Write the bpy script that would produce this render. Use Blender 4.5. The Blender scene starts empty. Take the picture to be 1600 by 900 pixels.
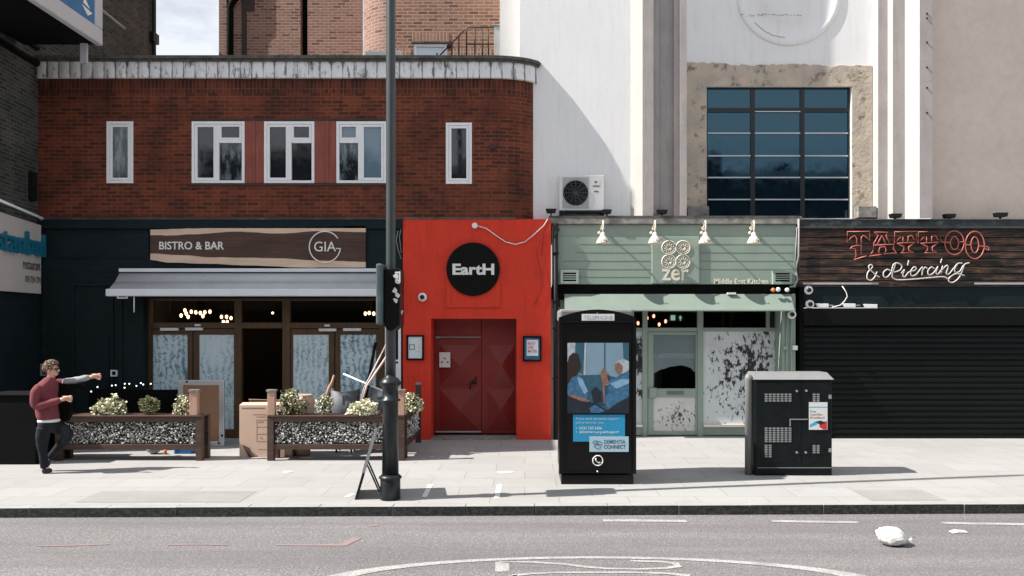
import bpy, math, random
from mathutils import Vector, Matrix, Euler
random.seed(7)
R = math.radians
sc = bpy.context.scene
COL = sc.collection
# ------------------------------------------------------------------ camera
# street frame: x to the right along the shops, y into the shops (distance from the camera), z up; pavement z = 0
F, CX, CY, H = 1244.0, 820.0, 510.0, 2.25
def X(px, D): return (px - CX) * D / F
def Z(py, D): return H - (py - CY) * D / F
cam = bpy.data.cameras.new("camera"); camo = bpy.data.objects.new("camera", cam); COL.objects.link(camo)
camo.location = (0, 0, H); camo.rotation_euler = (R(90), 0, 0)
cam.sensor_width = 36; cam.lens = 36 * F / 1600; cam.shift_x = -20 / 1600; cam.shift_y = 60 / 1600
cam.clip_start = .1; cam.clip_end = 3000
sc.camera = camo
# ------------------------------------------------------------------ sun + sky
SUNV = Vector((1, .18, -1.05)).normalized()          # direction the light travels
elev = math.asin(-SUNV.z)
sun = bpy.data.lights.new("sun", 'SUN'); sun.energy = 5.0; sun.angle = R(.5); sun.color = (1, .955, .89)
suno = bpy.data.objects.new("sun", sun); COL.objects.link(suno)
suno.rotation_euler = SUNV.to_track_quat('-Z', 'Y').to_euler(); suno.location = (-20, -5, 30)
w = bpy.data.worlds.new("World"); sc.world = w; w.use_nodes = True
nt = w.node_tree; nt.nodes.clear()
out = nt.nodes.new('ShaderNodeOutputWorld'); bg = nt.nodes.new('ShaderNodeBackground')
sky = nt.nodes.new('ShaderNodeTexSky'); sky.sky_type = 'NISHITA'; sky.sun_disc = False
sky.sun_elevation = elev; sky.sun_rotation = math.atan2(-SUNV.x, -SUNV.y)
sky.air_density = 1.0; sky.dust_density = 1.2; sky.ozone_density = 1.0
tc = nt.nodes.new('ShaderNodeTexCoord'); mp = nt.nodes.new('ShaderNodeMapping'); mp.inputs['Scale'].default_value = (1.2, 1.2, 3.2)
mp.inputs['Location'].default_value = (3.1, 1.4, .3)
no = nt.nodes.new('ShaderNodeTexNoise'); no.inputs['Scale'].default_value = 1.6; no.inputs['Detail'].default_value = 7; no.inputs['Roughness'].default_value = .58
cr = nt.nodes.new('ShaderNodeValToRGB'); cr.color_ramp.elements[0].position = .32; cr.color_ramp.elements[1].position = .5
mx = nt.nodes.new('ShaderNodeMix'); mx.data_type = 'RGBA'
mx.inputs[7].default_value = (9.3, 9.7, 10.4, 1)
nt.links.new(tc.outputs['Generated'], mp.inputs['Vector']); nt.links.new(mp.outputs[0], no.inputs['Vector'])
nt.links.new(no.outputs['Fac'], cr.inputs[0]); nt.links.new(cr.outputs[0], mx.inputs[0]); nt.links.new(sky.outputs[0], mx.inputs[6])
nt.links.new(mx.outputs[2], bg.inputs[0]); nt.links.new(bg.outputs[0], out.inputs[0])
bg.inputs[1].default_value = .055
vs = sc.view_settings; vs.view_transform = 'Standard'; vs.look = 'None'; vs.exposure = .84; vs.gamma = 1
sc.cycles.max_bounces = 6; sc.cycles.diffuse_bounces = 3; sc.cycles.glossy_bounces = 3; sc.cycles.transparent_max_bounces = 8
sc.cycles.caustics_reflective = False; sc.cycles.caustics_refractive = False
try: sc.cycles.use_denoising = True
except Exception: pass

# ------------------------------------------------------------------ materials
MATS = {}
def nodes(name):
    m = bpy.data.materials.new(name); m.use_nodes = True; t = m.node_tree
    b = t.nodes['Principled BSDF']; MATS[name] = m
    return m, t, b
def N(t, typ, **kw):
    n = t.nodes.new(typ)
    for k, v in kw.items():
        if k.startswith('i_'): n.inputs[k[2:].replace('_', ' ')].default_value = v
        else: setattr(n, k, v)
    return n
def L(t, a, b): t.links.new(a, b)
def noise(t, vec, scale, detail=4, rough=.55, sx=1, sy=1, sz=1):
    if (sx, sy, sz) != (1, 1, 1):
        m = N(t, 'ShaderNodeMapping'); m.inputs['Scale'].default_value = (sx, sy, sz); L(t, vec, m.inputs['Vector']); vec = m.outputs[0]
    n = N(t, 'ShaderNodeTexNoise'); n.inputs['Scale'].default_value = scale; n.inputs['Detail'].default_value = detail; n.inputs['Roughness'].default_value = rough
    L(t, vec, n.inputs['Vector']); return n.outputs['Fac']
def ramp(t, fac, stops):
    r = N(t, 'ShaderNodeValToRGB'); e = r.color_ramp.elements
    while len(e) < len(stops): e.new(.5)
    for el, (p, c) in zip(e, stops):
        el.position = p; el.color = (c, c, c, 1) if isinstance(c, (int, float)) else (*c, 1)
    L(t, fac, r.inputs[0]); return r.outputs[0]
def mix(t, fac, a, b, mode='MIX'):
    m = N(t, 'ShaderNodeMix', data_type='RGBA', blend_type=mode)
    for s, v in ((0, fac), (6, a), (7, b)):
        if hasattr(v, 'links'): L(t, v, m.inputs[s])
        elif s == 0: m.inputs[0].default_value = v
        else: m.inputs[s].default_value = (*v, 1)
    return m.outputs[2]
def bump(t, b, h, strength=.3, dist=.01):
    n = N(t, 'ShaderNodeBump'); n.inputs['Strength'].default_value = strength; n.inputs['Distance'].default_value = dist
    L(t, h, n.inputs['Height']); L(t, n.outputs[0], b.inputs['Normal'])
def M(name, col, rough=.7, var=.18, scale=2.5, grime=0, gcol=(.03, .028, .025), streak=False, bmp=.15, bscale=60, metal=0, spec=.5, speck=0):
    m, t, b = nodes(name); o = N(t, 'ShaderNodeTexCoord').outputs['Object']
    n1 = noise(t, o, scale, 5); n2 = noise(t, o, scale * 11, 3)
    f = mix(t, .35, n1, n2)
    c = mix(t, ramp(t, f, [(.3, 0), (.7, 1)]), tuple(x * (1 - var) for x in col), tuple(min(1, x * (1 + var)) for x in col))
    if grime:
        g = noise(t, o, 5, 7, .68, *((2.2, 2.2, .22) if streak else (1, 1, 1)))
        c = mix(t, ramp(t, g, [(.5, 0), (.74, grime)]), c, gcol)
    if speck:
        g = noise(t, o, 55, 2, .5); c = mix(t, ramp(t, g, [(.70, 0), (.74, speck)]), c, (.5, .5, .5))
    L(t, c, b.inputs['Base Color'])
    b.inputs['Roughness'].default_value = rough; b.inputs['Metallic'].default_value = metal; b.inputs['Specular IOR Level'].default_value = spec
    if bmp: bump(t, b, noise(t, o, bscale, 4), bmp, .004)
    return m
def brick(name, c1, c2, mort, w_=.225, h_=.075, ms=.011, grime=.6, gcol=(.02, .017, .015), off=.5, bs=.5, third=None):
    m, t, b = nodes(name); uv = N(t, 'ShaderNodeTexCoord').outputs['UV']; o = N(t, 'ShaderNodeTexCoord').outputs['Object']
    br = N(t, 'ShaderNodeTexBrick'); br.offset = off; br.inputs['Scale'].default_value = 1
    br.inputs['Brick Width'].default_value = w_; br.inputs['Row Height'].default_value = h_; br.inputs['Mortar Size'].default_value = ms; br.inputs['Mortar Smooth'].default_value = .3
    br.inputs['Color1'].default_value = (0, 0, 0, 1); br.inputs['Color2'].default_value = (1, 1, 1, 1); br.inputs['Mortar'].default_value = (.5, .5, .5, 1)
    wob = N(t, 'ShaderNodeTexNoise'); wob.inputs['Scale'].default_value = 6; L(t, uv, wob.inputs['Vector'])
    va = N(t, 'ShaderNodeVectorMath', operation='MULTIPLY_ADD'); va.inputs[1].default_value = (.008, .008, 0); L(t, wob.outputs['Color'], va.inputs[0]); L(t, uv, va.inputs[2])
    L(t, va.outputs[0], br.inputs['Vector'])
    stops = [(0.0, c2), (bs, tuple((a + d) / 2 for a, d in zip(c1, c2))), (min(bs + .35, .97), c1)]
    if third: stops = [(0, third), (.13, third), (.2, c2), (.9, c1)]
    col = ramp(t, br.outputs['Color'], stops)
    var = noise(t, o, 1.1, 5, .6)
    col = mix(t, br.outputs['Fac'], col, mort)
    col = mix(t, ramp(t, noise(t, o, 30, 3), [(.3, 0), (.75, .5)]), col, tuple(x * .45 for x in c1))
    col = mix(t, ramp(t, var, [(.42, 0), (.72, grime)]), col, gcol)
    st = noise(t, o, 4, 5, .6, 1.6, 1.6, .25)
    col = mix(t, ramp(t, st, [(.52, 0), (.76, grime * .8)]), col, gcol)
    L(t, col, b.inputs['Base Color']); b.inputs['Roughness'].default_value = .85; b.inputs['Specular IOR Level'].default_value = .25
    inv = N(t, 'ShaderNodeMath', operation='SUBTRACT'); inv.inputs[0].default_value = 1; L(t, br.outputs['Fac'], inv.inputs[1])
    add = N(t, 'ShaderNodeMath', operation='ADD'); L(t, inv.outputs[0], add.inputs[0]); L(t, noise(t, o, 90, 3), add.inputs[1])
    bump(t, b, add.outputs[0], .5, .008)
    return m
def wood(name, c1, c2, sx=1.2, sz=30, rough=.6, lo=.35, hi=.65):
    m, t, b = nodes(name); o = N(t, 'ShaderNodeTexCoord').outputs['Object']
    g = noise(t, o, 1, 6, .65, sx, sz, sz); k = noise(t, o, 1, 3, .5, sx * .8, 3, 3)
    c = mix(t, ramp(t, mix(t, .4, g, k), [(lo, 0), (hi, 1)]), c1, c2)
    L(t, c, b.inputs['Base Color']); b.inputs['Roughness'].default_value = rough; bump(t, b, g, .3, .004)
    return m
def glassdark(name, tint=(.008, .012, .015), ior=1.9, wave=.02):
    m, t, b = nodes(name); o = N(t, 'ShaderNodeTexCoord').outputs['Object']
    b.inputs['Base Color'].default_value = (*tint, 1); b.inputs['IOR'].default_value = ior
    L(t, ramp(t, noise(t, o, 9, 5), [(.35, .02), (.75, .12)]), b.inputs['Roughness'])
    bump(t, b, noise(t, o, 1.3, 2), wave, .05)
    return m
def clear(name, refl=.1):
    m, t, b = nodes(name); t.nodes.remove(b); o_ = t.nodes['Material Output']
    tr = N(t, 'ShaderNodeBsdfTransparent'); gl = N(t, 'ShaderNodeBsdfGlossy'); gl.inputs['Roughness'].default_value = .03; tr.inputs[0].default_value = (.75, .78, .78, 1)
    s = N(t, 'ShaderNodeMixShader'); s.inputs[0].default_value = refl
    L(t, tr.outputs[0], s.inputs[1]); L(t, gl.outputs[0], s.inputs[2]); L(t, s.outputs[0], o_.inputs[0]); return m
def emis(name, col, st):
    m, t, b = nodes(name); b.inputs['Base Color'].default_value = (*col, 1); b.inputs['Emission Color'].default_value = (*col, 1); b.inputs['Emission Strength'].default_value = st; return m
def swirl(name, c1, c2, scale=5, lo=.36, hi=.64):
    "whitewash rubbed on the inside of the glass"
    m, t, b = nodes(name); o = N(t, 'ShaderNodeTexCoord').outputs['Object']
    n = N(t, 'ShaderNodeTexNoise'); n.inputs['Scale'].default_value = scale; n.inputs['Detail'].default_value = 5; n.inputs['Distortion'].default_value = 3.5; L(t, o, n.inputs['Vector'])
    mus = N(t, 'ShaderNodeTexWave'); mus.inputs['Scale'].default_value = 2.4; mus.inputs['Distortion'].default_value = 9; mus.inputs['Detail'].default_value = 3; mus.inputs['Detail Scale'].default_value = 1.1; L(t, o, mus.inputs['Vector'])
    f = mix(t, .16, n.outputs['Fac'], mus.outputs['Fac'])
    big = noise(t, o, 1.6, 3)
    f = mix(t, .35, f, big)
    L(t, mix(t, ramp(t, f, [(lo, 0), (hi, 1)]), c2, c1), b.inputs['Base Color']); b.inputs['Roughness'].default_value = .25
    return m
def torn(name, paper, dark, cx, cz, rx, rz, amt=.5, scale=7):
    "white paper pasted in a window with scraped dark patches round (cx,cz) in object space"
    m, t, b = nodes(name); o = N(t, 'ShaderNodeTexCoord').outputs['Object']
    n1 = noise(t, o, scale, 9, .72, 1, 1, .55)
    mpn = N(t, 'ShaderNodeMapping'); mpn.inputs['Location'].default_value = (-cx / rx, 0, -cz / rz); mpn.inputs['Scale'].default_value = (1 / rx, 0, 1 / rz); L(t, o, mpn.inputs['Vector'])
    ln = N(t, 'ShaderNodeVectorMath', operation='LENGTH'); L(t, mpn.outputs[0], ln.inputs[0])
    mm = N(t, 'ShaderNodeMath', operation='MULTIPLY_ADD'); L(t, ln.outputs['Value'], mm.inputs[0]); mm.inputs[1].default_value = -.17; L(t, n1, mm.inputs[2])
    f = ramp(t, mm.outputs[0], [(.5 - amt * .2, 0), (.53 - amt * .2, 1)])
    base = mix(t, ramp(t, noise(t, o, 2, 4), [(.3, 0), (.7, 1)]), paper, tuple(x * .82 for x in paper))
    L(t, mix(t, f, base, dark), b.inputs['Base Color']); b.inputs['Roughness'].default_value = .35
    return m

brick('red_brick', (.215, .055, .028), (.062, .025, .018), (.24, .085, .05), grime=.7, gcol=(.026, .012, .01), bs=.4)
brick('red_brick_soldier', (.17, .045, .025), (.05, .02, .015), (.2, .075, .045), w_=.075, h_=.225, off=0, grime=.75, gcol=(.02, .012, .01))
brick('tower_brick', (.36, .185, .125), (.25, .125, .085), (.44, .31, .24), grime=.22, gcol=(.16, .1, .07), third=(.13, .065, .05), ms=.014)
brick('tower_brick_far', (.38, .22, .17), (.29, .16, .125), (.46, .35, .29), grime=.2, gcol=(.2, .13, .1), third=(.15, .08, .07), ms=.012)
brick('tower_soldier', (.45, .25, .17), (.28, .15, .11), (.52, .4, .32), w_=.075, h_=.225, off=0, grime=.2)
brick('dark_brick', (.085, .088, .08), (.028, .032, .03), (.15, .145, .125), grime=.6, gcol=(.01, .011, .01))
brick('street_brick', (.07, .04, .028), (.04, .025, .02), (.07, .06, .05), grime=.3)
M('coping', (.1, .095, .085), .9, .5, 9, .8, (.015, .017, .015), bmp=.5)
# cornice: white paint with black weathering running down
m, t, b = nodes('cornice'); o = N(t, 'ShaderNodeTexCoord').outputs['Object']
sep = N(t, 'ShaderNodeSeparateXYZ'); L(t, o, sep.inputs[0])
g1 = noise(t, o, 7, 8, .72, 1.6, 1.6, .45); g2 = noise(t, o, 1.1, 3)
f = mix(t, .3, g1, g2)
c = mix(t, ramp(t, noise(t, o, 3, 4), [(.3, 0), (.7, 1)]), (.86, .855, .87), (.72, .72, .74))
c = mix(t, ramp(t, f, [(.52, 0), (.60, .88)]), c, (.06, .065, .065))
su = N(t, 'ShaderNodeSeparateXYZ'); L(t, N(t, 'ShaderNodeTexCoord').outputs['UV'], su.inputs[0])
md_ = N(t, 'ShaderNodeMath', operation='MULTIPLY'); md_.inputs[1].default_value = math.pi / .225; L(t, su.outputs[0], md_.inputs[0])
sn = N(t, 'ShaderNodeMath', operation='SINE'); L(t, md_.outputs[0], sn.inputs[0]); ab = N(t, 'ShaderNodeMath', operation='ABSOLUTE'); L(t, sn.outputs[0], ab.inputs[0])
jm = N(t, 'ShaderNodeMath', operation='MULTIPLY_ADD'); L(t, g1, jm.inputs[0]); jm.inputs[1].default_value = -1.1; ab2 = N(t, 'ShaderNodeMath', operation='ADD'); ab2.inputs[1].default_value = .6; L(t, ab.outputs[0], ab2.inputs[0]); L(t, ab2.outputs[0], jm.inputs[2])
c = mix(t, ramp(t, jm.outputs[0], [(.12, .85), (.30, 0)]), c, (.09, .095, .1))
L(t, c, b.inputs['Base Color']); b.inputs['Roughness'].default_value = .75; bump(t, b, g1, .3, .01)
M('earth_red', (.68, .046, .022), .6, .1, 1.3, .35, (.30, .028, .018), True, bmp=.45, bscale=14, speck=.3, spec=.25)
M('door_red', (.21, .017, .013), .42, .2, 2, .35, (.12, .012, .01), bmp=.15)
M('navy', (.008, .0165, .020), .65, .25, 1.5, .35, (.003, .004, .005), speck=.2, bmp=.1, spec=.16)
M('navy_light', (.03, .05, .058), .5, .3, 4, .4, (.25, .27, .27), bmp=.2)
M('black_paint', (.005, .006, .007), .5, .3, 3, .3, (.015, .018, .02), bmp=.1, spec=.3)
M('white_upvc', (.86, .865, .885), .4, .03, 3, .08, (.3, .3, .3), bmp=0)
M('lintel_dark', (.05, .035, .03), .8)
M('panel_red', (.24, .055, .036), .6, .25, 3, .3, (.5, .2, .15), True)
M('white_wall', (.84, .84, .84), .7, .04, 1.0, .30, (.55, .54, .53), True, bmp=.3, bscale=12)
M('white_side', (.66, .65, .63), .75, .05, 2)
M('stone', (.40, .365, .355), .85, .14, 2.2, .35, (.2, .185, .18), True, bmp=.35, bscale=25)
M('cream', (.47, .455, .43), .75, .07, 2.5, .15, (.5, .46, .42), True)  # sunlit copy of the stone, for pilaster sides that face the sun
M('beige', (.72, .62, .53), .8, .1, .8, .2, (.4, .33, .29), False, bmp=.25, bscale=14)
M('steel_dark', (.012, .016, .02), .35, .1)
M('steel_bar', (.55, .6, .62), .4, .1)
M('ledge', (.26, .25, .23), .9, .55, 7, .8, (.05, .05, .045), bmp=.6, bscale=40)
M('zer_green', (.275, .345, .295), .5, .07, 2, .18, (.16, .22, .18), bmp=.12)
M('awning_green', (.21, .262, .226), .8, .07, 2, .2, (.15, .2, .17), bmp=.12, spec=.2); M('zer_dark', (.12, .17, .14), .5, .12, 2)
M('cream_paint', (.78, .72, .60), .5, .05)
M('matt_black', (.003, .0033, .0036), .85, .4, 5, spec=.12)
M('shutter', (.0045, .006, .0066), .5, .2, 1.2, .25, (.009, .012, .013), True, bmp=.1, spec=.16)
M('shutter_box', (.0025, .003, .0034), .6, .2, spec=.15)
M('tattoo_trim', (.014, .022, .025), .45, .3, 3, .6, (.16, .2, .2), bmp=.3)
m, t, b = nodes('charred'); o = N(t, 'ShaderNodeTexCoord').outputs['Object']
g = noise(t, o, 1, 7, .7, 3, 40, 40); k = noise(t, o, 1, 4, .6, 1.3, 7, 9)
c = mix(t, ramp(t, mix(t, .45, g, k), [(.46, 0), (.6, 1)]), (.005, .0045, .0045), (.13, .065, .04))
L(t, c, b.inputs['Base Color']); b.inputs['Roughness'].default_value = .7; bump(t, b, g, .5, .01)
wood('brown_frame', (.06, .032, .013), (.11, .06, .025), 20, 3)
wood('planter_wood', (.028, .015, .011), (.10, .052, .036))
wood('post_wood', (.36, .2, .14), (.5, .33, .25), 30, 3)
wood('slab_dark', (.028, .014, .011), (.10, .045, .028), 1.5, 30)
wood('slab_light', (.58, .42, .3), (.72, .56, .42), 2, 20)
M('awning_grey', (.50, .51, .54), .8, .1, 2, .12, (.25, .25, .28), bmp=.1, bscale=6)
M('white_metal', (.75, .77, .82), .35, .06, 3)
M('black_disc', (.003, .0034, .0036), .6, .1, spec=.15)
M('white_paint', (.8, .8, .78), .5, .06)
M('letter_white', (.8, .79, .76), .5, .03, bmp=0)
glassdark('window_glass', (.01, .014, .018), 1.75)
glassdark('big_glass', (.002, .010, .018), 2.2, .06); MATS['big_glass'].node_tree.nodes['Principled BSDF'].inputs['Specular Tint'].default_value = (.32, .62, .82, 1)
glassdark('blue_pane', (.12, .2, .26), 1.8)
m, t, b = nodes('curtain_glass'); o = N(t, 'ShaderNodeTexCoord').outputs['Object']
L(t, mix(t, ramp(t, noise(t, o, 3, 6, .6, 3, 3, 1), [(.45, 0), (.62, 1)]), (.012, .018, .022), (.16, .2, .23)), b.inputs['Base Color']); b.inputs['Roughness'].default_value = .06; b.inputs['IOR'].default_value = 1.7
clear('clear_glass', .07)
emis('bulb', (1, .62, .3), 5.0); emis('small_bulb', (1, .35, .2), 3.0); emis('fairy', (1, .95, .85), 1.3)
emis('exit_sign', (.5, .8, .6), .5)
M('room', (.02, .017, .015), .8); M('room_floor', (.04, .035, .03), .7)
swirl('wash_a', (.62, .78, .86), (.14, .26, .32), 5, .40, .56)
swirl('wash_b', (.66, .80, .86), (.24, .38, .45), 8, .36, .52)
M('post_iron', (.010, .016, .019), .38, .25, 6, .3, (.05, .06, .065), bmp=.25, bscale=40, spec=.4)
M('post_grey', (.045, .055, .06), .4, .15, 4, .2, (.06, .07, .07))
M('box_teal', (.07, .10, .11), .45, .2, 5, .3, (.2, .22, .22))
M('sticker', (.75, .75, .72), .6, .1)
M('aluminium', (.62, .64, .66), .3, .08, metal=.6)
M('kiosk_black', (.002, .0024, .003), .35, .2, 3, .2, (.006, .007, .008), bmp=.03, spec=.3)
M('kiosk_roof_sunlit', (.2, .205, .2), .6, .15)  # paler than the black kiosk: the sunlit rim is put into the colour
M('cab_green', (.0045, .008, .009), .5, .4, 4, .5, (.016, .021, .021), bmp=.2, speck=.08, spec=.2)
M('cab_sunlit', (.2, .205, .205), .5, .12, 4, .2, (.2, .2, .2))  # sunlight put into the colour of the dark cabinet's lid and left side
M('vent_grey', (.25, .27, .27), .6)
M('ac_white', (.74, .745, .75), .45, .04); M('ac_grille', (.10, .11, .115), .5); M('ac_panel', (.40, .41, .42), .5)
M('cardboard', (.60, .43, .33), .8, .06, 2, .1, (.5, .36, .27), bmp=.1); M('card_ink', (.2, .13, .1), .8)
M('stone_white', (.66, .655, .64), .6, .2, 30); M('stone_grey', (.26, .255, .25), .8, .4, 20); M('stone_dark', (.04, .038, .036), .9)
M('leaf_cream', (.82, .80, .60), .7, .2, 20); M('leaf_green', (.12, .15, .05), .7, .3, 20); M('leaf_dark', (.035, .05, .025), .8, .3, 20); M('leaf_olive', (.30, .27, .13), .8, .25, 20)
M('wicker', (.085, .095, .11), .6, .4, 3, .4, (.2, .22, .25), True, bmp=.5, bscale=90)
M('cork', (.26, .14, .085), .8, .12, 1.5)
M('pink_pole', (.62, .5, .46), .5)
M('blue_plastic', (.02, .12, .3), .4); M('orange_plastic', (.7, .2, .06), .5); M('bag_grey', (.25, .26, .28), .5)
M('terracotta', (.5, .33, .26), .8)
M('plastic_bag', (.74, .735, .72), .4, .06, bmp=1.0, bscale=9)
M('skin', (.62, .36, .27), .55, .06, 20, bmp=0); M('hair', (.19, .125, .08), .6, .4, 30, bmp=.8, bscale=60)
M('sweater', (.17, .036, .047), .9, .2, 6, .2, (.12, .025, .03), bmp=.9, bscale=11); M('sleeve_grey', (.3, .3, .32), .9, .15, 6, bmp=.9, bscale=14); M('vest_black', (.003, .0035, .004), .9, spec=.1)
M('jeans', (.013, .016, .021), .85, .4, 12, .4, (.06, .07, .09), True, spec=.2, bmp=.9, bscale=12); M('shoe', (.012, .012, .013), .6); M('sole', (.7, .7, .68), .6); M('shirt', (.75, .75, .74), .7); M('face_dark', (.1, .045, .035), .6, bmp=0); M('lens', (.01, .01, .01), .1)
M('istanbul_panel', (.52, .48, .46), .6, .06); M('istanbul_blue', (.01, .15, .24), .4); M('istanbul_ink', (.12, .11, .11), .6)
M('bill_frame', (.52, .52, .54), .4, .06); M('bill_blue', (.012, .15, .34), .35, .25, 6); M('bill_orange', (.75, .5, .25), .5)
M('neon_red', (.46, .12, .095), .3, .05, bmp=0); M('neon_white', (.56, .545, .53), .3, .05, bmp=0)
M('cable_white', (.72, .70, .68), .5); M('cable_grey', (.3, .3, .3), .6)
M('poster_sky', (.2, .31, .40), .4, .08); M('poster_teal', (.03, .10, .15), .4, .3, 9); M('poster_dark', (.012, .02, .03), .4, .4, 9); M('poster_shirt', (.045, .14, .26), .4, .55, 16); M('poster_shirt_hi', (.2, .38, .54), .4, .2, 12)
M('poster_skin', (.24, .13, .10), .4, .5, 25); M('poster_skin_dark', (.025, .016, .014), .4); M('poster_grey', (.38, .43, .48), .4, .35, 14); M('poster_blue', (.02, .27, .5), .4, .03); M('poster_pale', (.40, .56, .64), .4, .03); M('poster_ink', (.05, .09, .14), .4)
M('poster_white', (.7, .78, .84), .5, .03)
M('pale_green', (.42, .47, .42), .5); M('paper', (.7, .7, .68), .7, .05); M('sticker_red', (.6, .03, .04), .5); M('sticker_cyan', (.05, .4, .6), .5)
M('slate', (.06, .06, .065), .8)
# road
m, t, b = nodes('asphalt'); o = N(t, 'ShaderNodeTexCoord').outputs['Object']
big = noise(t, o, .5, 5, .6, .5, 1.4, 1); med = noise(t, o, 14, 4); fine = noise(t, o, 42, 4, .8)
c = mix(t, ramp(t, big, [(.3, 0), (.7, 1)]), (.165, .157, .160), (.228, .217, .219))
c = mix(t, ramp(t, fine, [(.38, .75), (.52, 0)]), c, (.05, .048, .05))
c = mix(t, ramp(t, fine, [(.55, 0), (.66, .8)]), c, (.5, .48, .475))
long_ = noise(t, o, 1, 4, .55, .12, 2.6, 1)
c = mix(t, ramp(t, long_, [(.42, 0), (.66, .45)]), c, (.10, .097, .10))
c = mix(t, ramp(t, med, [(.35, .3), (.6, 0)]), c, (.09, .085, .088))
L(t, c, b.inputs['Base Color']); b.inputs['Roughness'].default_value = .85; bump(t, b, fine, .5, .006)
# pavement slabs
m, t, b = nodes('slabs'); uv = N(t, 'ShaderNodeTexCoord').outputs['UV']; o = N(t, 'ShaderNodeTexCoord').outputs['Object']
br = N(t, 'ShaderNodeTexBrick'); br.inputs['Scale'].default_value = 1; br.inputs['Brick Width'].default_value = .9; br.inputs['Row Height'].default_value = .62; br.inputs['Mortar Size'].default_value = .006; br.inputs['Mortar Smooth'].default_value = .6
br.inputs['Color1'].default_value = (.325, .319, .312, 1); br.inputs['Color2'].default_value = (.355, .349, .342, 1); br.inputs['Mortar'].default_value = (.17, .166, .162, 1); L(t, uv, br.inputs['Vector'])
st = noise(t, o, .9, 6, .65, .5, 1.3, 1); fi = noise(t, o, 60, 4, .7)
c = mix(t, ramp(t, st, [(.45, 0), (.72, .5)]), br.outputs['Color'], (.27, .262, .255))
c = mix(t, ramp(t, noise(t, o, 2.3, 3, .5), [(.60, 0), (.63, .16)]), c, (.22, .215, .21))
c = mix(t, ramp(t, noise(t, o, 26, 2, .4), [(.735, 0), (.75, .55)]), c, (.14, .135, .13))
c = mix(t, ramp(t, fi, [(.3, .22), (.6, 0)]), c, (.27, .26, .25))
c = mix(t, ramp(t, noise(t, o, 4.5, 6, .8), [(.68, 0), (.72, .3)]), c, (.25, .24, .235))
L(t, c, b.inputs['Base Color']); b.inputs['Roughness'].default_value = .8; bump(t, b, fi, .2, .003)
M('kerb_stone', (.32, .315, .308), .85, .16, 2, .3, (.22, .215, .21))
m, t, b = nodes('kerb_face_shaded'); o = N(t, 'ShaderNodeTexCoord').outputs['Object']  # shadow on the kerb's street side, painted as a near-black colour
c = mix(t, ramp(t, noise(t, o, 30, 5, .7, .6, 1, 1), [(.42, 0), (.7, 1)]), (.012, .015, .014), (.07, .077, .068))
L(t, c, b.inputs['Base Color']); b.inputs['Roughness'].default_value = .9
m, t, b = nodes('road_paint'); o = N(t, 'ShaderNodeTexCoord').outputs['Object']
fi = noise(t, o, 60, 3, .7)
c = mix(t, ramp(t, fi, [(.42, 1), (.55, 0)]), (.50, .485, .475), (.20, .19, .19))
c = mix(t, ramp(t, noise(t, o, 5, 6, .75), [(.44, 0), (.62, .85)]), c, (.24, .23, .23)); L(t, c, b.inputs['Base Color']); b.inputs['Roughness'].default_value = .7
m, t, b = nodes('red_spray'); o = N(t, 'ShaderNodeTexCoord').outputs['Object']
fi = noise(t, o, 50, 3, .7); c = mix(t, ramp(t, fi, [(.40, 1), (.66, .3)]), (.50, .13, .12), (.22, .19, .19)); c = mix(t, ramp(t, noise(t, o, 4, 5, .7), [(.4, 0), (.6, .8)]), c, (.2, .185, .186)); L(t, c, b.inputs['Base Color']); b.inputs['Roughness'].default_value = .8

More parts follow.
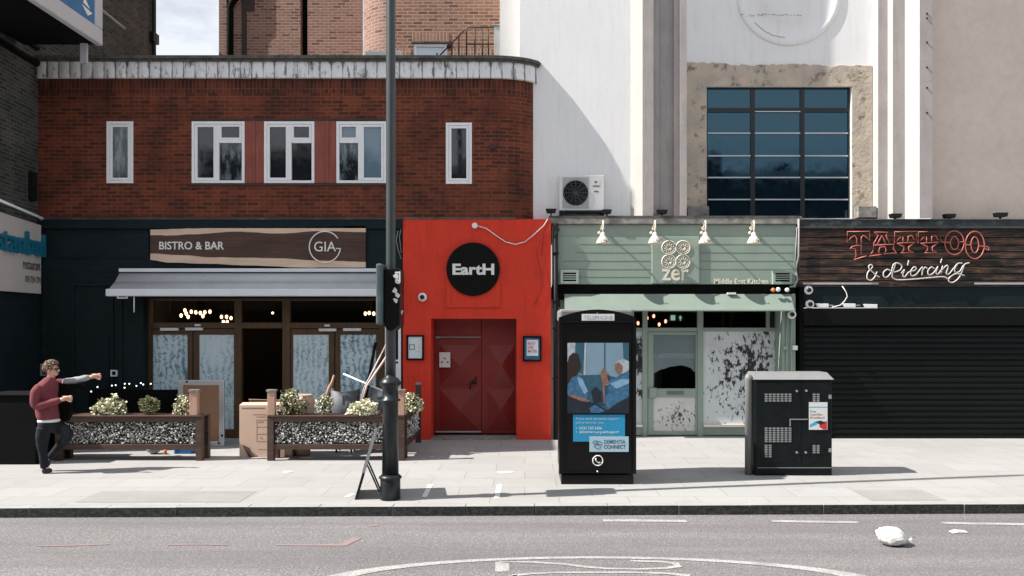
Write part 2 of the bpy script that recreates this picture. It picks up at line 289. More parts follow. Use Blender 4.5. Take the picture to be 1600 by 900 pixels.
# ------------------------------------------------------------------ mesh helpers
ORG = {}
class MB:
    def __init__(s): s.v = []; s.f = []; s.m = []; s.sm = []; s.uv = {}; s.mi = 0
    def face(s, idx, smooth=False): s.f.append(tuple(idx)); s.m.append(s.mi); s.sm.append(smooth)
    def poly(s, pts, smooth=False):
        n = len(s.v); s.v += [tuple(p) for p in pts]; s.face(range(n, n + len(pts)), smooth); return s
    def box(s, x0, x1, y0, y1, z0, z1, rot=None, piv=None):
        if x0 > x1: x0, x1 = x1, x0
        if y0 > y1: y0, y1 = y1, y0
        if z0 > z1: z0, z1 = z1, z0
        P = [Vector(p) for p in ((x0, y0, z0), (x1, y0, z0), (x1, y1, z0), (x0, y1, z0), (x0, y0, z1), (x1, y0, z1), (x1, y1, z1), (x0, y1, z1))]
        if rot: piv = Vector(piv or ((x0 + x1) / 2, (y0 + y1) / 2, (z0 + z1) / 2)); P = [rot @ (p - piv) + piv for p in P]
        n = len(s.v); s.v += [tuple(p) for p in P]
        for q in ((0, 1, 5, 4), (1, 2, 6, 5), (2, 3, 7, 6), (3, 0, 4, 7), (4, 5, 6, 7), (3, 2, 1, 0)): s.face([n + i for i in q])
        return s
    def frame(s, x0, x1, z0, z1, y0, y1, w, wb=None):
        wb = wb or w
        s.box(x0, x0 + w, y0, y1, z0, z1); s.box(x1 - w, x1, y0, y1, z0, z1)
        s.box(x0 + w, x1 - w, y0 + .001, y1, z1 - w, z1 - .0005); s.box(x0 + w, x1 - w, y0 + .001, y1, z0 + .0005, z0 + wb); return s
    def prism(s, pts, y0, y1, smooth=False):      # outline (x,z), extruded in y
        n = len(s.v); k = len(pts); s.v += [(p[0], y0, p[1]) for p in pts] + [(p[0], y1, p[1]) for p in pts]
        s.face(range(n, n + k)); s.face([n + k + i for i in reversed(range(k))])
        for i in range(k): j = (i + 1) % k; s.face((n + j, n + i, n + k + i, n + k + j), smooth)
        return s
    def vprism(s, pts, z0, z1, caps=True, smooth=False):     # outline (x,y), extruded in z
        n = len(s.v); k = len(pts); s.v += [(p[0], p[1], z0) for p in pts] + [(p[0], p[1], z1) for p in pts]
        if caps: s.face([n + i for i in reversed(range(k))]); s.face([n + k + i for i in range(k)])
        for i in range(k): j = (i + 1) % k; s.face((n + i, n + j, n + k + j, n + k + i), smooth)
        return s
    def tube(s, pts, r, n=8, closed=False, cap=True):
        pts = [Vector(p) for p in pts]; rs = r if isinstance(r, (list, tuple)) else [r] * len(pts)
        base = len(s.v); up = None; K = len(pts)
        for i, p in enumerate(pts):
            if closed: d = pts[(i + 1) % K] - pts[i - 1]
            else: d = pts[min(i + 1, K - 1)] - pts[max(i - 1, 0)]
            if d.length < 1e-9: d = Vector((0, 0, 1))
            d.normalize()
            if up is None: up = Vector((0, 0, 1)) if abs(d.z) < .9 else Vector((1, 0, 0))
            a = up - d * up.dot(d)
            if a.length < 1e-6: a = d.orthogonal()
            a.normalize(); bb = d.cross(a); up = a
            for k in range(n):
                an = 2 * math.pi * k / n; s.v.append(tuple(p + (a * math.cos(an) + bb * math.sin(an)) * rs[i]))
        for i in range(K if closed else K - 1):
            j = (i + 1) % K
            for k in range(n): q = (k + 1) % n; s.face((base + i * n + k, base + i * n + q, base + j * n + q, base + j * n + k), True)
        if cap and not closed:
            s.face([base + k for k in reversed(range(n))]); s.face([base + (K - 1) * n + k for k in range(n)])
        return s
    def lathe(s, c, prof, n=20, axis='z'):        # prof: (r, h) from bottom up
        base = len(s.v); c = Vector(c)
        for r, h in prof:
            for k in range(n):
                a = 2 * math.pi * k / n; u, v_ = r * math.cos(a), r * math.sin(a)
                s.v.append(tuple(c + (Vector((u, v_, h)) if axis == 'z' else Vector((u, -h, v_)) if axis == 'y' else Vector((h, u, v_)))))
        for i in range(len(prof) - 1):
            for k in range(n): q = (k + 1) % n; s.face((base + i * n + k, base + i * n + q, base + (i + 1) * n + q, base + (i + 1) * n + k), True)
        s.face([base + k for k in reversed(range(n))]); s.face([base + (len(prof) - 1) * n + k for k in range(n)])
        return s
    def blob(s, c, r, n=8, jit=0, sq=(1, 1, 1)):
        c = Vector(c); base = len(s.v); m_ = max(3, n // 2)
        s.v.append(tuple(c + Vector((0, 0, -r * sq[2]))))
        for i in range(1, m_):
            th = math.pi * i / m_
            for k in range(n):
                a = 2 * math.pi * k / n; rr = r * (1 + random.uniform(-jit, jit))
                s.v.append(tuple(c + Vector((rr * math.sin(th) * math.cos(a) * sq[0], rr * math.sin(th) * math.sin(a) * sq[1], -rr * math.cos(th) * sq[2]))))
        s.v.append(tuple(c + Vector((0, 0, r * sq[2])))); top = len(s.v) - 1
        for k in range(n): q = (k + 1) % n; s.face((base, base + 1 + q, base + 1 + k), True); s.face((top, top - n + k, top - n + q), True)
        for i in range(m_ - 2):
            for k in range(n):
                q = (k + 1) % n; a0 = base + 1 + i * n; s.face((a0 + k, a0 + q, a0 + n + q, a0 + n + k), True)
        return s
    def leaves(s, c, rad, count, size, shell=.5, up=0, mats=1):
        c = Vector(c)
        for _ in range(count):
            d = Vector((random.gauss(0, 1), random.gauss(0, 1), random.gauss(0, 1))).normalized(); d.z = abs(d.z) if up else d.z
            k = shell + (1 - shell) * random.random()
            p = c + Vector((d.x * rad[0] * k, d.y * rad[1] * k, d.z * rad[2] * k)); sz = size * random.uniform(.6, 1.3)
            u = Vector((random.gauss(0, 1), random.gauss(0, 1), random.gauss(0, 1))).normalized(); v_ = u.orthogonal().normalized()
            s.mi = random.randrange(mats); n = len(s.v)
            s.v += [tuple(p - v_ * sz * .45), tuple(p + u * sz), tuple(p + v_ * sz * .45), tuple(p - u * sz * .7)]; s.face((n, n + 1, n + 2, n + 3))
        s.mi = 0; return s
    def holes(s, x0, x1, z0, z1, y, th, hs):
        "a wall slab with rectangular openings, front at y, with reveals"
        xs = sorted({x0, x1, *[h[0] for h in hs], *[h[1] for h in hs]}); zs = sorted({z0, z1, *[h[2] for h in hs], *[h[3] for h in hs]})
        for i in range(len(xs) - 1):
            for j in range(len(zs) - 1):
                a, b_, c_, d = xs[i], xs[i + 1], zs[j], zs[j + 1]; mx_, mz = (a + b_) / 2, (c_ + d) / 2
                if any(h[0] < mx_ < h[1] and h[2] < mz < h[3] for h in hs): continue
                s.poly([(a, y, c_), (b_, y, c_), (b_, y, d), (a, y, d)])
        for a, b_, c_, d in hs:
            s.poly([(a, y, c_), (a, y, d), (a, y + th, d), (a, y + th, c_)]); s.poly([(b_, y, c_), (b_, y + th, c_), (b_, y + th, d), (b_, y, d)])
            s.poly([(a, y, d), (b_, y, d), (b_, y + th, d), (a, y + th, d)]); s.poly([(a, y, c_), (a, y + th, c_), (b_, y + th, c_), (b_, y, c_)])
        return s
    def build(s, name, mats, parent=None, bevel=0, uvfn=None, seg=2):
        if isinstance(mats, str): mats = [mats]
        og = ORG.get(parent.name, Vector()) if parent else Vector()
        me = bpy.data.meshes.new(name); me.from_pydata([tuple(Vector(p) - og) for p in s.v], [], s.f)
        for mm in mats: me.materials.append(MATS[mm])
        me.polygons.foreach_set('material_index', s.m); me.polygons.foreach_set('use_smooth', s.sm)
        uvl = me.uv_layers.new(name='UVMap')
        for p in me.polygons:
            nn = p.normal; ax = abs(nn.x); ay = abs(nn.y); az = abs(nn.z)
            for li in p.loop_indices:
                co = Vector(s.v[me.loops[li].vertex_index])
                if uvfn: uvl.data[li].uv = uvfn(co)
                elif az > max(ax, ay): uvl.data[li].uv = (co.x, co.y)
                elif ax > ay: uvl.data[li].uv = (co.y, co.z)
                else: uvl.data[li].uv = (co.x, co.z)
        me.validate(); me.update()
        ob = bpy.data.objects.new(name, me); COL.objects.link(ob)
        if parent: ob.parent = parent
        ORG[ob.name] = og
        if bevel:
            bv = ob.modifiers.new('bevel', 'BEVEL'); bv.width = bevel; bv.segments = seg; bv.limit_method = 'ANGLE'; bv.angle_limit = R(40)
        return ob
def tag(o, label=None, cat=None, group=None, kind=None):
    if label: o['label'] = label
    if cat: o['category'] = cat
    if group: o['group'] = group
    if kind: o['kind'] = kind
    return o
def thing(name, label, cat, loc, group=None):
    o = bpy.data.objects.new(name, None); COL.objects.link(o); o.location = loc; o.empty_display_size = .2
    ORG[o.name] = Vector(loc); return tag(o, label, cat, group)
def copy_tree(src, loc, label=None):
    c = src.copy(); COL.objects.link(c); c.location = loc; ORG[c.name] = Vector(loc)
    if label: c['label'] = label
    for ch in list(src.children):
        k = ch.copy(); COL.objects.link(k); k.parent = c
        for g in list(ch.children):
            q = g.copy(); COL.objects.link(q); q.parent = k
    return c
def text(name, s, x0, x1, z0, z1, y, mat, parent, ext=.01, bold=0, side=None, shear=0, mtx=None):
    "flat lettering fitted to a rectangle standing in the street; mtx maps (u,v,w) to the world for other orientations"
    cu = bpy.data.curves.new('t', 'FONT'); cu.body = s; cu.size = 1; cu.offset = bold; cu.shear = shear; cu.resolution_u = 3
    ob = bpy.data.objects.new('t', cu); COL.objects.link(ob); bpy.context.view_layer.update()
    me = bpy.data.meshes.new_from_object(ob.evaluated_get(bpy.context.evaluated_depsgraph_get()))
    COL.objects.unlink(ob); bpy.data.objects.remove(ob)
    xs = [v.co.x for v in me.vertices]; ys = [v.co.y for v in me.vertices]
    a, b_, c_, d = min(xs), max(xs), min(ys), max(ys)
    b = MB()
    fl = [(x0 + (v.co.x - a) / (b_ - a) * (x1 - x0), z0 + (v.co.y - c_) / (d - c_) * (z1 - z0)) for v in me.vertices]
    put = (lambda u, v_, w_: (u, y - w_, v_)) if mtx is None else mtx
    b.v = [put(u, v_, ext) for u, v_ in fl]
    edges = {}
    for p in me.polygons:
        vs_ = list(p.vertices); b.face(vs_)
        for i in range(len(vs_)): edges.setdefault(frozenset((vs_[i], vs_[(i + 1) % len(vs_)])), []).append((vs_[i], vs_[(i + 1) % len(vs_)]))
    n = len(b.v); b.v += [put(u, v_, 0) for u, v_ in fl]
    for k, e in edges.items():
        if len(e) == 1: i, j = e[0]; b.face((j, i, n + i, n + j))
    bpy.data.meshes.remove(me)
    return b.build(name, mat, parent)
def P(px, py, D): return (X(px, D), D, Z(py, D))

# ================================================================== SETTING
DF = 15.82            # face of the bistro / red building
DG = 15.89            # face of the green shop fascia
DW = 16.12            # white wall behind
b = MB(); b.poly([(-400, -400, -.13), (400, -400, -.13), (400, 400, -.13), (-400, 400, -.13)]); tag(b.build('ground', 'asphalt'), kind='structure')
# kerb line runs very slightly off parallel
def KY(x): return 9.97 + x * .0175
def strip(name, mat, o0, o1, z0, z1, xs=(-40, 45), kind='structure'):
    b = MB(); q = [(xs[0], KY(xs[0]) + o0), (xs[1], KY(xs[1]) + o0), (xs[1], KY(xs[1]) + o1), (xs[0], KY(xs[0]) + o1)]
    b.vprism(q, z0, z1); return tag(b.build(name, mat), kind=kind)
b = MB(); b.poly([(-60, .9, -.12), (60, .9, -.12), (60, KY(60), -.12), (-60, KY(-60), -.12)]); tag(b.build('road', 'asphalt'), kind='structure')
b = MB()
b.vprism([(-60, KY(-60) + .16), (60, KY(60) + .16), (60, 24), (-60, 24)], -.3, 0); tag(b.build('pavement', 'slabs'), kind='structure')
b = MB(); x = -16.0
while x < 18:
    wdt = .9 + random.uniform(-.04, .05); y0, y1 = KY(x), KY(x + wdt)
    j = random.uniform(-.003, .003)
    n0 = len(b.v)
    b.mi = 0; b.vprism([(x + .004, y0 + j), (x + wdt - .004, y1 + j), (x + wdt - .004, y1 + .16), (x + .004, y0 + .16)], -.3, .001 + j * .5)
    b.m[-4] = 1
    x += wdt
tag(b.build('kerb', ['kerb_stone', 'kerb_face_shaded'], bevel=.003), kind='structure')
b = MB(); b.poly([(-60, -4, .01), (60, -4, .01), (60, .9, .01), (-60, .9, .01)]); b.poly([(-60, .9, .01), (60, .9, .01), (60, .9, -.2), (-60, .9, -.2)]); tag(b.build('near_pavement', 'slabs'), kind='structure')

for (pa, pb, lab) in (((160, 767.5), (402, 785), 'darker stained row of paving slabs below the left planter'), ((1330, 766), (1440, 782), 'slightly darker paving slab near the kerb right of the cabinet')):
    ya_, yb_ = F * H / (pb[1] - CY), F * H / (pa[1] - CY); xa_, xb2 = (pa[0] - CX) * yb_ / F, (pb[0] - CX) * yb_ / F
    MATS.get('slab_patch') or M('slab_patch', (.27, .262, .254), .85, .14, 1.5, .4, (.2, .195, .19), bmp=.2)
    b = MB(); b.poly([(xa_, ya_, .003), (xb2, ya_, .003), (xb2, yb_, .003), (xa_, yb_, .003)]); tag(b.build('paving_patch', 'slab_patch'), lab, 'paving patch', kind='structure')
# road markings (flat paint, 4 mm above the asphalt)
RZ = -.115
def G(px, py, z=RZ): D = F * (H - z) / (py - CY); return ((px - CX) * D / F, D)
marks = thing('road_marking', 'worn white painted roundel with the digits 20 on the road', 'road marking', (.7, 7.3, RZ))
b = MB(); cx0, cy0, ra, rb_ = .69, 7.22, 2.72, .97; K = 90
for i in range(K):
    a0, a1 = 2 * math.pi * i / K, 2 * math.pi * (i + 1) / K
    wa, wb = .26, .075
    def E(a, k): return (cx0 + (ra - wa * k) * math.cos(a), cy0 + (rb_ - wb * k) * math.sin(a), RZ)
    b.poly([E(a0, 0), E(a1, 0), E(a1, 1), E(a0, 1)])
b.build('ring', 'road_paint', marks)
# the digit nearer the kerb reads 2, its top towards +x; strokes drawn flat on the road
def flat_stroke(pts, w0):
    bb = MB(); pts = [Vector((p[0], p[1])) for p in pts]; Lf = []; Rt = []
    for i, p in enumerate(pts):
        d = (pts[min(i + 1, len(pts) - 1)] - pts[max(i - 1, 0)]).normalized(); nn = Vector((-d.y, d.x))
        wy = w0 * (.45 + .55 * abs(d.y))
        Lf.append(p + nn * wy * .5); Rt.append(p - nn * wy * .5)
    for i in range(len(pts) - 1): bb.poly([(*Rt[i], RZ), (*Rt[i + 1], RZ), (*Lf[i + 1], RZ), (*Lf[i], RZ)])
    return bb
q = [(785, 878), (785, 893)]
flat_stroke([G(*p) for p in q], .14).build('digit', 'road_paint', marks)
q = [(779, 877.5), (830, 878), (880, 881), (915, 885.5), (950, 888.2), (1000, 889), (1040, 887.5), (1060, 884.5), (1056, 880.5), (1035, 877.5), (985, 876)]
flat_stroke([G(*p) for p in q], .10).build('digit', 'road_paint', marks)
q = [(800, 899), (830, 896), (870, 894.5), (980, 894), (1040, 895.5), (1075, 899), (1070, 906), (1000, 910), (870, 910), (810, 906), (800, 899)]
flat_stroke([G(*p) for p in q], .10).build('digit', 'road_paint', marks)
for i, (pa, pb) in enumerate((((942, 813), (1073, 814)), ((1206, 814), (1341, 816)), ((1472, 817), (1660, 820)))):
    (xa, ya), (xb, yb) = G(*pa), G(*pb); b = MB(); h_ = .055
    b.poly([(xa, ya - h_, RZ), (xb, yb - h_, RZ), (xb, yb + h_, RZ), (xa, ya + h_, RZ)])
    tag(b.build('bay_line', 'road_paint'), ('faint white painted dash by the kerb below the telephone kiosk', 'white painted dash by the kerb below the green cabinet', 'white painted dash by the kerb at the right edge')[i], 'road marking', 'dashed parking bay line')
def spray(pts, w0, lab):
    tag(flat_stroke([G(*p) for p in pts], w0).build('spray_mark', 'red_spray'), lab, 'paint mark', 'red utility spray marks')
spray([(58, 853), (110, 852), (170, 850)], .09, 'faint red sprayed line on the road at the far left')
spray([(262, 851), (310, 850.5), (355, 851)], .08, 'short faint red sprayed line on the road below the left planter')
spray([(432, 851), (490, 851.5), (538, 851), (558, 840)], .13, 'bent red sprayed mark on the road with a bright end')
spray([(576, 821.5), (592, 820)], .1, 'tiny red sprayed dab beside the kerb')
def gp(px, py): D = F * H / (py - CY); return ((px - CX) * D / F, D)
for pa, pb, lab in (((673, 757), (663, 777), 'white painted dash on the paving just right of the lamp post'), ((781, 757), (776, 779), 'white painted dash on the paving between lamp post and kiosk'), ((551, 772), (541, 777), 'small white scuff on the paving beside the folding sign')):
    (xa, ya), (xb, yb) = gp(*pa), gp(*pb); b = MB(); b.poly([(xb - .035, yb, .004), (xb + .035, yb, .004), (xa + .035, ya, .004), (xa - .035, ya, .004)])
    tag(b.build('paint_dash', 'white_paint'), lab, 'paint mark')

# ================================================================== LEFT DARK BUILDING
XL = -9.67
lb = thing('corner_building', 'tall dark brick building side wall at the left edge', 'building', (XL - 4, 15, 0))
b = MB(); b.vprism([(-26, 13.97), (XL + .14, 13.97), (XL, DF + .02), (XL, 20.75), (-26, 20.75)], 3.9, 17.4)
# the rear half is lower
b2 = MB(); b2.vprism([(-26, 13.97), (XL + .14, 13.97), (XL, DF + .05), (-26, DF + .05)], 4.3, 17.3); b2.build('wall', 'dark_brick', lb)
b2 = MB(); b2.vprism([(-26, DF + .06), (XL, DF + .06), (XL, 20.75), (-26, 20.75)], 0, 11.2); b2.build('rear_wall', 'dark_brick', lb)
b2 = MB(); b2.vprism([(-26, 13.9), (XL + .17, 13.9), (XL + .03, DF + .0), (-26, DF + .0)], 0, 4.29); b2.build('shopfront', 'navy', lb)
b2 = MB(); b2.tube([(XL + .1, 13.9, 7.75), (XL + .03, 15.75, 7.75)], .05); b2.tube([(XL + .1, 13.9, 7.45), (XL + .03, 15.75, 7.45)], .07); b2.build('pipe', 'matt_black', lb)
b2 = MB(); b2.box(XL + .01, XL + .12, 15.45, 15.6, 4.7, 5.25); b2.build('vent', 'black_paint', lb)
b2 = MB(); b2.tube([(XL + .08, 20.6, 7.9), (XL + .08, 20.6, 11.2)], .05); b2.box(XL, XL + .12, 20.5, 20.8, 9.6, 9.85); b2.build('drainpipe', 'black_paint', lb)
b2 = MB(); b2.tube([(XL + .05, 17.6, 9.25), (XL + .3, 17.6, 9.25)], .07); b2.tube([(XL + .28, 17.6, 9.25), (XL + .3, 18.6, 9.2)], .05); b2.build('flue', 'vent_grey', lb)
# black utility box on the ground at the very left
D = 12.96
b = MB(); b.box(X(-30, D), X(56, D), D, D + .9, 0, Z(619, D)); b.box(X(-32, D), X(58, D), D - .02, D + .72, Z(619, D), Z(619, D) + .03)
tag(b.build('street_bin', 'matt_black', bevel=.01), 'large black lidded bin at the left edge behind the boxing man', 'bin')
# restaurant sign on the side wall
sg = thing('restaurant_sign', 'cream wall sign with raised blue letters reading Istanbul restaurant', 'sign', (XL + .2, 15, 4))
def wall_pt(u, v_, w_):   # u = distance along the wall (grows away from the camera), w_ = out of the wall towards +x
    return (XL + .2 - (u - 13.97) * .075 + w_, u, v_)
ya, yb = 13.95, 15.72
b = MB()
zt, zb = Z(352, 15.72), Z(459, 15.72)
for w0 in (0,): 
    c0, c1, c2, c3 = wall_pt(ya, zb, .05), wall_pt(yb, zb, .05), wall_pt(yb, zt, .05), wall_pt(ya, zt + .08, .05)
    d0, d1, d2, d3 = wall_pt(ya, zb, -.05), wall_pt(yb, zb, -.05), wall_pt(yb, zt, -.05), wall_pt(ya, zt + .08, -.05)
    b.poly([c0, c1, c2, c3]); b.poly([d3, d2, d1, d0]); b.poly([c0, d0, d1, c1]); b.poly([c2, c1, d1, d2]); b.poly([c3, c2, d2, d3]); b.poly([c0, c3, d3, d0])
b.build('panel', 'istanbul_panel', sg)
mt = lambda u, v_, w_: wall_pt(u, v_, w_ + .06)
hh = zt - zb
text('letters', 'Istanbul', 14.0, 15.78, zb + hh * .53, zb + hh * .86, 0, 'istanbul_blue', sg, .06, .01, mtx=mt)
text('lettering', 'restaurant', 15.06, 15.68, zb + hh * .33, zb + hh * .45, 0, 'istanbul_ink', sg, .004, mtx=mt)
text('lettering', '020 7254 7291', 15.14, 15.68, zb + hh * .15, zb + hh * .24, 0, 'istanbul_ink', sg, .004, mtx=mt)
b = MB(); b.tube([wall_pt(13.9, zt + .24, .22), wall_pt(15.45, zt + .1, .22), wall_pt(15.6, zt + .1, .1)], .025, 6); tag(b.build('sign_light', 'white_metal'), 'thin white trough light curving above the Istanbul sign', 'light')
# billboard
D1 = 15.1; xb_ = X(161, D1); zb_ = Z(72, D1)
bb = thing('billboard', 'advertising billboard with grey frame and blue poster at top left', 'billboard', (xb_ - .7, 13, zb_))
b = MB(); b.box(XL + .18, xb_ - .06, 12.95, D1 - .02, zb_ + .02, zb_ + 1.5); b.build('casing', 'matt_black', bb)
b = MB(); b.box(xb_ - .12, xb_, 12.9, D1, zb_, zb_ + .30); b.box(xb_ - .12, xb_, D1 - .26, D1, zb_ + .301, zb_ + 1.5); b.build('frame', 'bill_frame', bb, bevel=.02)
b = MB(); b.box(xb_ - .05, xb_ - .02, 12.9, D1 - .261, zb_ + .302, zb_ + 1.45); b.build('poster', 'bill_blue', bb)
mb_ = lambda u, v_, w_: (xb_ - .02 + w_, u, v_)
text('lettering', 'STAR', 13.2, 14.72, zb_ + 1.0, zb_ + 1.34, 0, 'letter_white', bb, .004, .02, mtx=mb_)
text('lettering', 'OUT NOW', 13.55, 14.68, zb_ + .76, zb_ + .93, 0, 'bill_orange', bb, .004, .02, mtx=mb_)
b = MB(); b.poly([(xb_ - .014, 14.4, zb_ + .52), (xb_ - .014, 14.76, zb_ + .48), (xb_ - .014, 14.6, zb_ + .38)]); b.poly([(xb_ - .014, 14.5, zb_ + .68), (xb_ - .014, 14.68, zb_ + .53), (xb_ - .014, 14.44, zb_ + .56)]); b.build('emblem', 'letter_white', bb)
b = MB(); b.box(X(125, 15.0), X(135, 15.0), 15.0, 15.06, zb_ - .35, zb_ + .1); b.build('bracket', 'bill_frame', bb)

# ================================================================== BRICK BUILDING (bistro + red entrance)
bk = thing('brick_building', 'low red brick building with white fluted cornice and rounded corner', 'building', (-4, DF, 0))
x0 = X(59, DF); xc = X(764, DF); x1 = X(838, DF); ea, eb = x1 - xc, .46
path = [(x0, DF), (xc, DF)]; L0 = xc - x0
for i in range(1, 13):
    a = math.pi / 2 * i / 12; path.append((xc + ea * math.sin(a), DF + eb * (1 - math.cos(a))))
def arc_s():
    s = [0]
    for i in range(1, len(path)): s.append(s[-1] + math.hypot(path[i][0] - path[i - 1][0], path[i][1] - path[i - 1][1]))
    return s
AS = arc_s()
def uv_round(co):
    if co.x <= xc: return (co.x, co.z)
    a = math.asin(max(-1, min(1, (co.x - xc) / ea))); return (xc + a * .72 / (math.pi / 2) * 1.45, co.z)
zc0, zc1 = Z(123, DF), Z(97, DF)       # cornice
zw0 = Z(341, DF)                       # bottom of brick
wins = {'narrow': [(167, 208, 190, 286), (697, 737, 192, 287)], 'wide': [(300, 382, 190, 286), (413, 491, 190, 286), (526, 604, 190, 286)]}
hs = [(X(a, DF), X(c, DF), Z(e, DF), Z(d, DF)) for k in wins for a, c, d, e in wins[k]]
hs = [(h[0], h[1], h[2], h[3]) for h in hs]
b = MB(); b.holes(x0, xc, zw0, zc0 - .285, DF, .14, hs)
for i in range(1, len(path) - 1):
    p, q = path[i], path[i + 1]; b.poly([(*p, zw0), (*q, zw0), (*q, zc0 - .285), (*p, zc0 - .285)], True)
b.poly([(x0, DF + .4, zw0), (x0, DF, zw0), (x0, DF, zc0), (x0, DF + .4, zc0)])
b.build('wall', 'red_brick', bk, uvfn=uv_round)
b = MB()
for i in range(len(path) - 1):
    p, q = path[i], path[i + 1]; b.poly([(*p, zc0 - .284), (*q, zc0 - .284), (*q, zc0 + .02), (*p, zc0 + .02)], i > 0)
b.build('soldier_course', 'red_brick_soldier', bk, uvfn=uv_round)
# backing mass behind the wall so no light leaks
b = MB(); b.box(x0, xc, DF + .5, 20.5, 3.2, zc1 - .1); b.box(x0, xc, DF + .141, DF + .499, zc0 - .28, zc1 - .1); b.build('roof', 'coping', bk)
# cornice: fluted
def offset_path(d, step=.0281):
    pts = []; total = AS[-1]; n = int(total / step)
    for k in range(n + 1):
        s_ = total * k / n; i = max(j for j in range(len(AS) - 1) if AS[j] <= s_ + 1e-9); f_ = (s_ - AS[i]) / max(1e-9, AS[i + 1] - AS[i])
        p = Vector(path[i]).lerp(Vector(path[i + 1]), f_)
        if i == 0: nn = Vector((0, -1))
        else:
            a = math.asin(max(-1, min(1, (p.x - xc) / ea))); nn = Vector((math.sin(a) * eb, -math.cos(a) * ea)).normalized()
        pts.append(p + nn * (d(s_) if callable(d) else d))
    return pts
def wall_strip(b, pts, z0, z1, sm=True):
    n = len(b.v); b.v += [(p.x, p.y, z0) for p in pts] + [(p.x, p.y, z1) for p in pts]; k = len(pts)
    for i in range(k - 1): b.face((n + i, n + i + 1, n + k + i + 1, n + k + i), sm)
fl = offset_path(lambda s_: .06 + .026 * abs(math.sin(math.pi * s_ / .225)) ** .7)
b = MB(); wall_strip(b, fl, zc0, zc1)
base = offset_path(0); n = len(b.v); k = len(fl); b.v += [(p.x, p.y, zc0) for p in base] + [(p.x, p.y, zc0) for p in fl]
for i in range(k - 1): b.face((n + i, n + i + 1, n + k + i + 1, n + k + i))
b.build('cornice', 'cornice', bk, uvfn=lambda co: (co.x - x0, co.z))
b = MB()
def slab(b, d0, z0, z1, back=.5):
    o_ = offset_path(d0, .2); q = [(p.x, p.y) for p in o_]; q += [(o_[-1].x - .02, DF + back + .4), (x0, DF + back + .4)]; b.vprism(q, z0, z1)
slab(b, .13, zc1 - .02, zc1 + .02); slab(b, .165, zc1 + .021, zc1 + .085)
b.build('coping', 'coping', bk, bevel=.008)
# windows of the first floor
def window(kind, px, idx):
    a, c, d, e = px; xa, xd, zb1, zt1 = X(a, DF), X(c, DF), Z(e, DF), Z(d, DF); y0 = DF - .012; y1 = DF + .07; s = DF / F
    b = MB(); b.frame(xa - .004, xd + .004, zb1 - .004, zt1 + .004, y0, y1, .055)
    panes = []
    if kind == 'narrow':
        b.frame(xa + .056, xd - .056, zb1 + .056, zt1 - .056, y0 + .006, y1, .05); panes = [(xa + .1, xd - .1, zb1 + .1, zt1 - .1)]
    else:
        t_, bt = zt1 - .056, zb1 + .056
        xm = X(a + (40 if idx < 2 else 36), DF)
        b.box(xm - .03, xm + .03, y0 + .002, y1, bt, t_)
        left = (xa + .056, xm - .031); right = (xm + .031, xd - .056)
        tall, short = (left, right) if idx < 2 else (right, left)
        b.frame(tall[0], tall[1], bt, t_, y0 + .006, y1, .05); panes.append((tall[0] + .048, tall[1] - .048, bt + .048, t_ - .048))
        zm = Z(d + 31, DF); b.box(short[0], short[1], y0 + .003, y1, zm - .03, zm + .03)
        b.frame(short[0], short[1], zm + .031, t_, y0 + .006, y1, .045); panes.append((short[0] + .043, short[1] - .043, zm + .07, t_ - .043))
        panes.append((short[0] - .01, short[1] + .01, bt - .01, zm - .02))
    w_ = b.build('window', 'white_upvc', bk, bevel=.004)
    for j, q in enumerate(panes):
        mt_ = {('narrow', 0): 'curtain_glass', ('wide', 0): ['window_glass', 'window_glass', 'curtain_glass'][j % 3], ('wide', 1): 'window_glass', ('wide', 2): ['blue_pane', 'blue_pane', 'curtain_glass'][j % 3]}.get((kind, idx), 'window_glass')
        p_ = MB().box(q[0], q[1], DF + .035, DF + .045, q[2], q[3]).build('pane', mt_, w_)
    return w_
for i, q in enumerate(wins['narrow']): window('narrow', q, i)
for i, q in enumerate(wins['wide']): window('wide', q, i)
b = MB(); b.box(X(383, DF), X(412, DF), DF - .006, DF + .02, Z(286, DF), Z(189, DF)); b.box(X(395, DF), X(399, DF), DF - .02, DF, Z(286, DF), Z(189, DF)); b.build('render_panel', 'panel_red', bk)
b = MB(); b.box(X(492, DF), X(525, DF), DF - .006, DF + .02, Z(286, DF), Z(189, DF)); b.box(X(509, DF), X(514, DF), DF - .02, DF, Z(286, DF), Z(189, DF)); b.build('render_panel', 'panel_red', bk)
b = MB(); b.box(X(297, DF), X(607, DF), DF - .015, DF + .02, Z(188.8, DF), Z(185.5, DF)); b.build('lintel', 'lintel_dark', bk)
b = MB(); b.box(X(296, DF), X(607, DF), DF - .03, DF + .02, Z(290, DF), Z(287, DF)); b.build('sill', 'lintel_dark', bk)
# small stains / fixing at the right end
b = MB(); b.lathe((X(769, DF), DF - .0, Z(230, DF)), [(.05, 0), (.055, .03), (.02, .045)], 14, 'y'); b.tube([(X(779, DF), DF - .02, Z(196, DF)), (X(779, DF), DF - .02, Z(222, DF)), (X(772, DF), DF - .02, Z(236, DF))], .012, 6); b.build('old_fixing', 'lintel_dark', bk)

# ---- bistro front
DS = 16.02; xe = X(629, DF)
sf = MB()
def bx(b, p0, p1, q0, q1, d0, d1): b.box(X(p0, d0), X(p1, d0), d0, d1, Z(q1, d0), Z(q0, d0)); return b
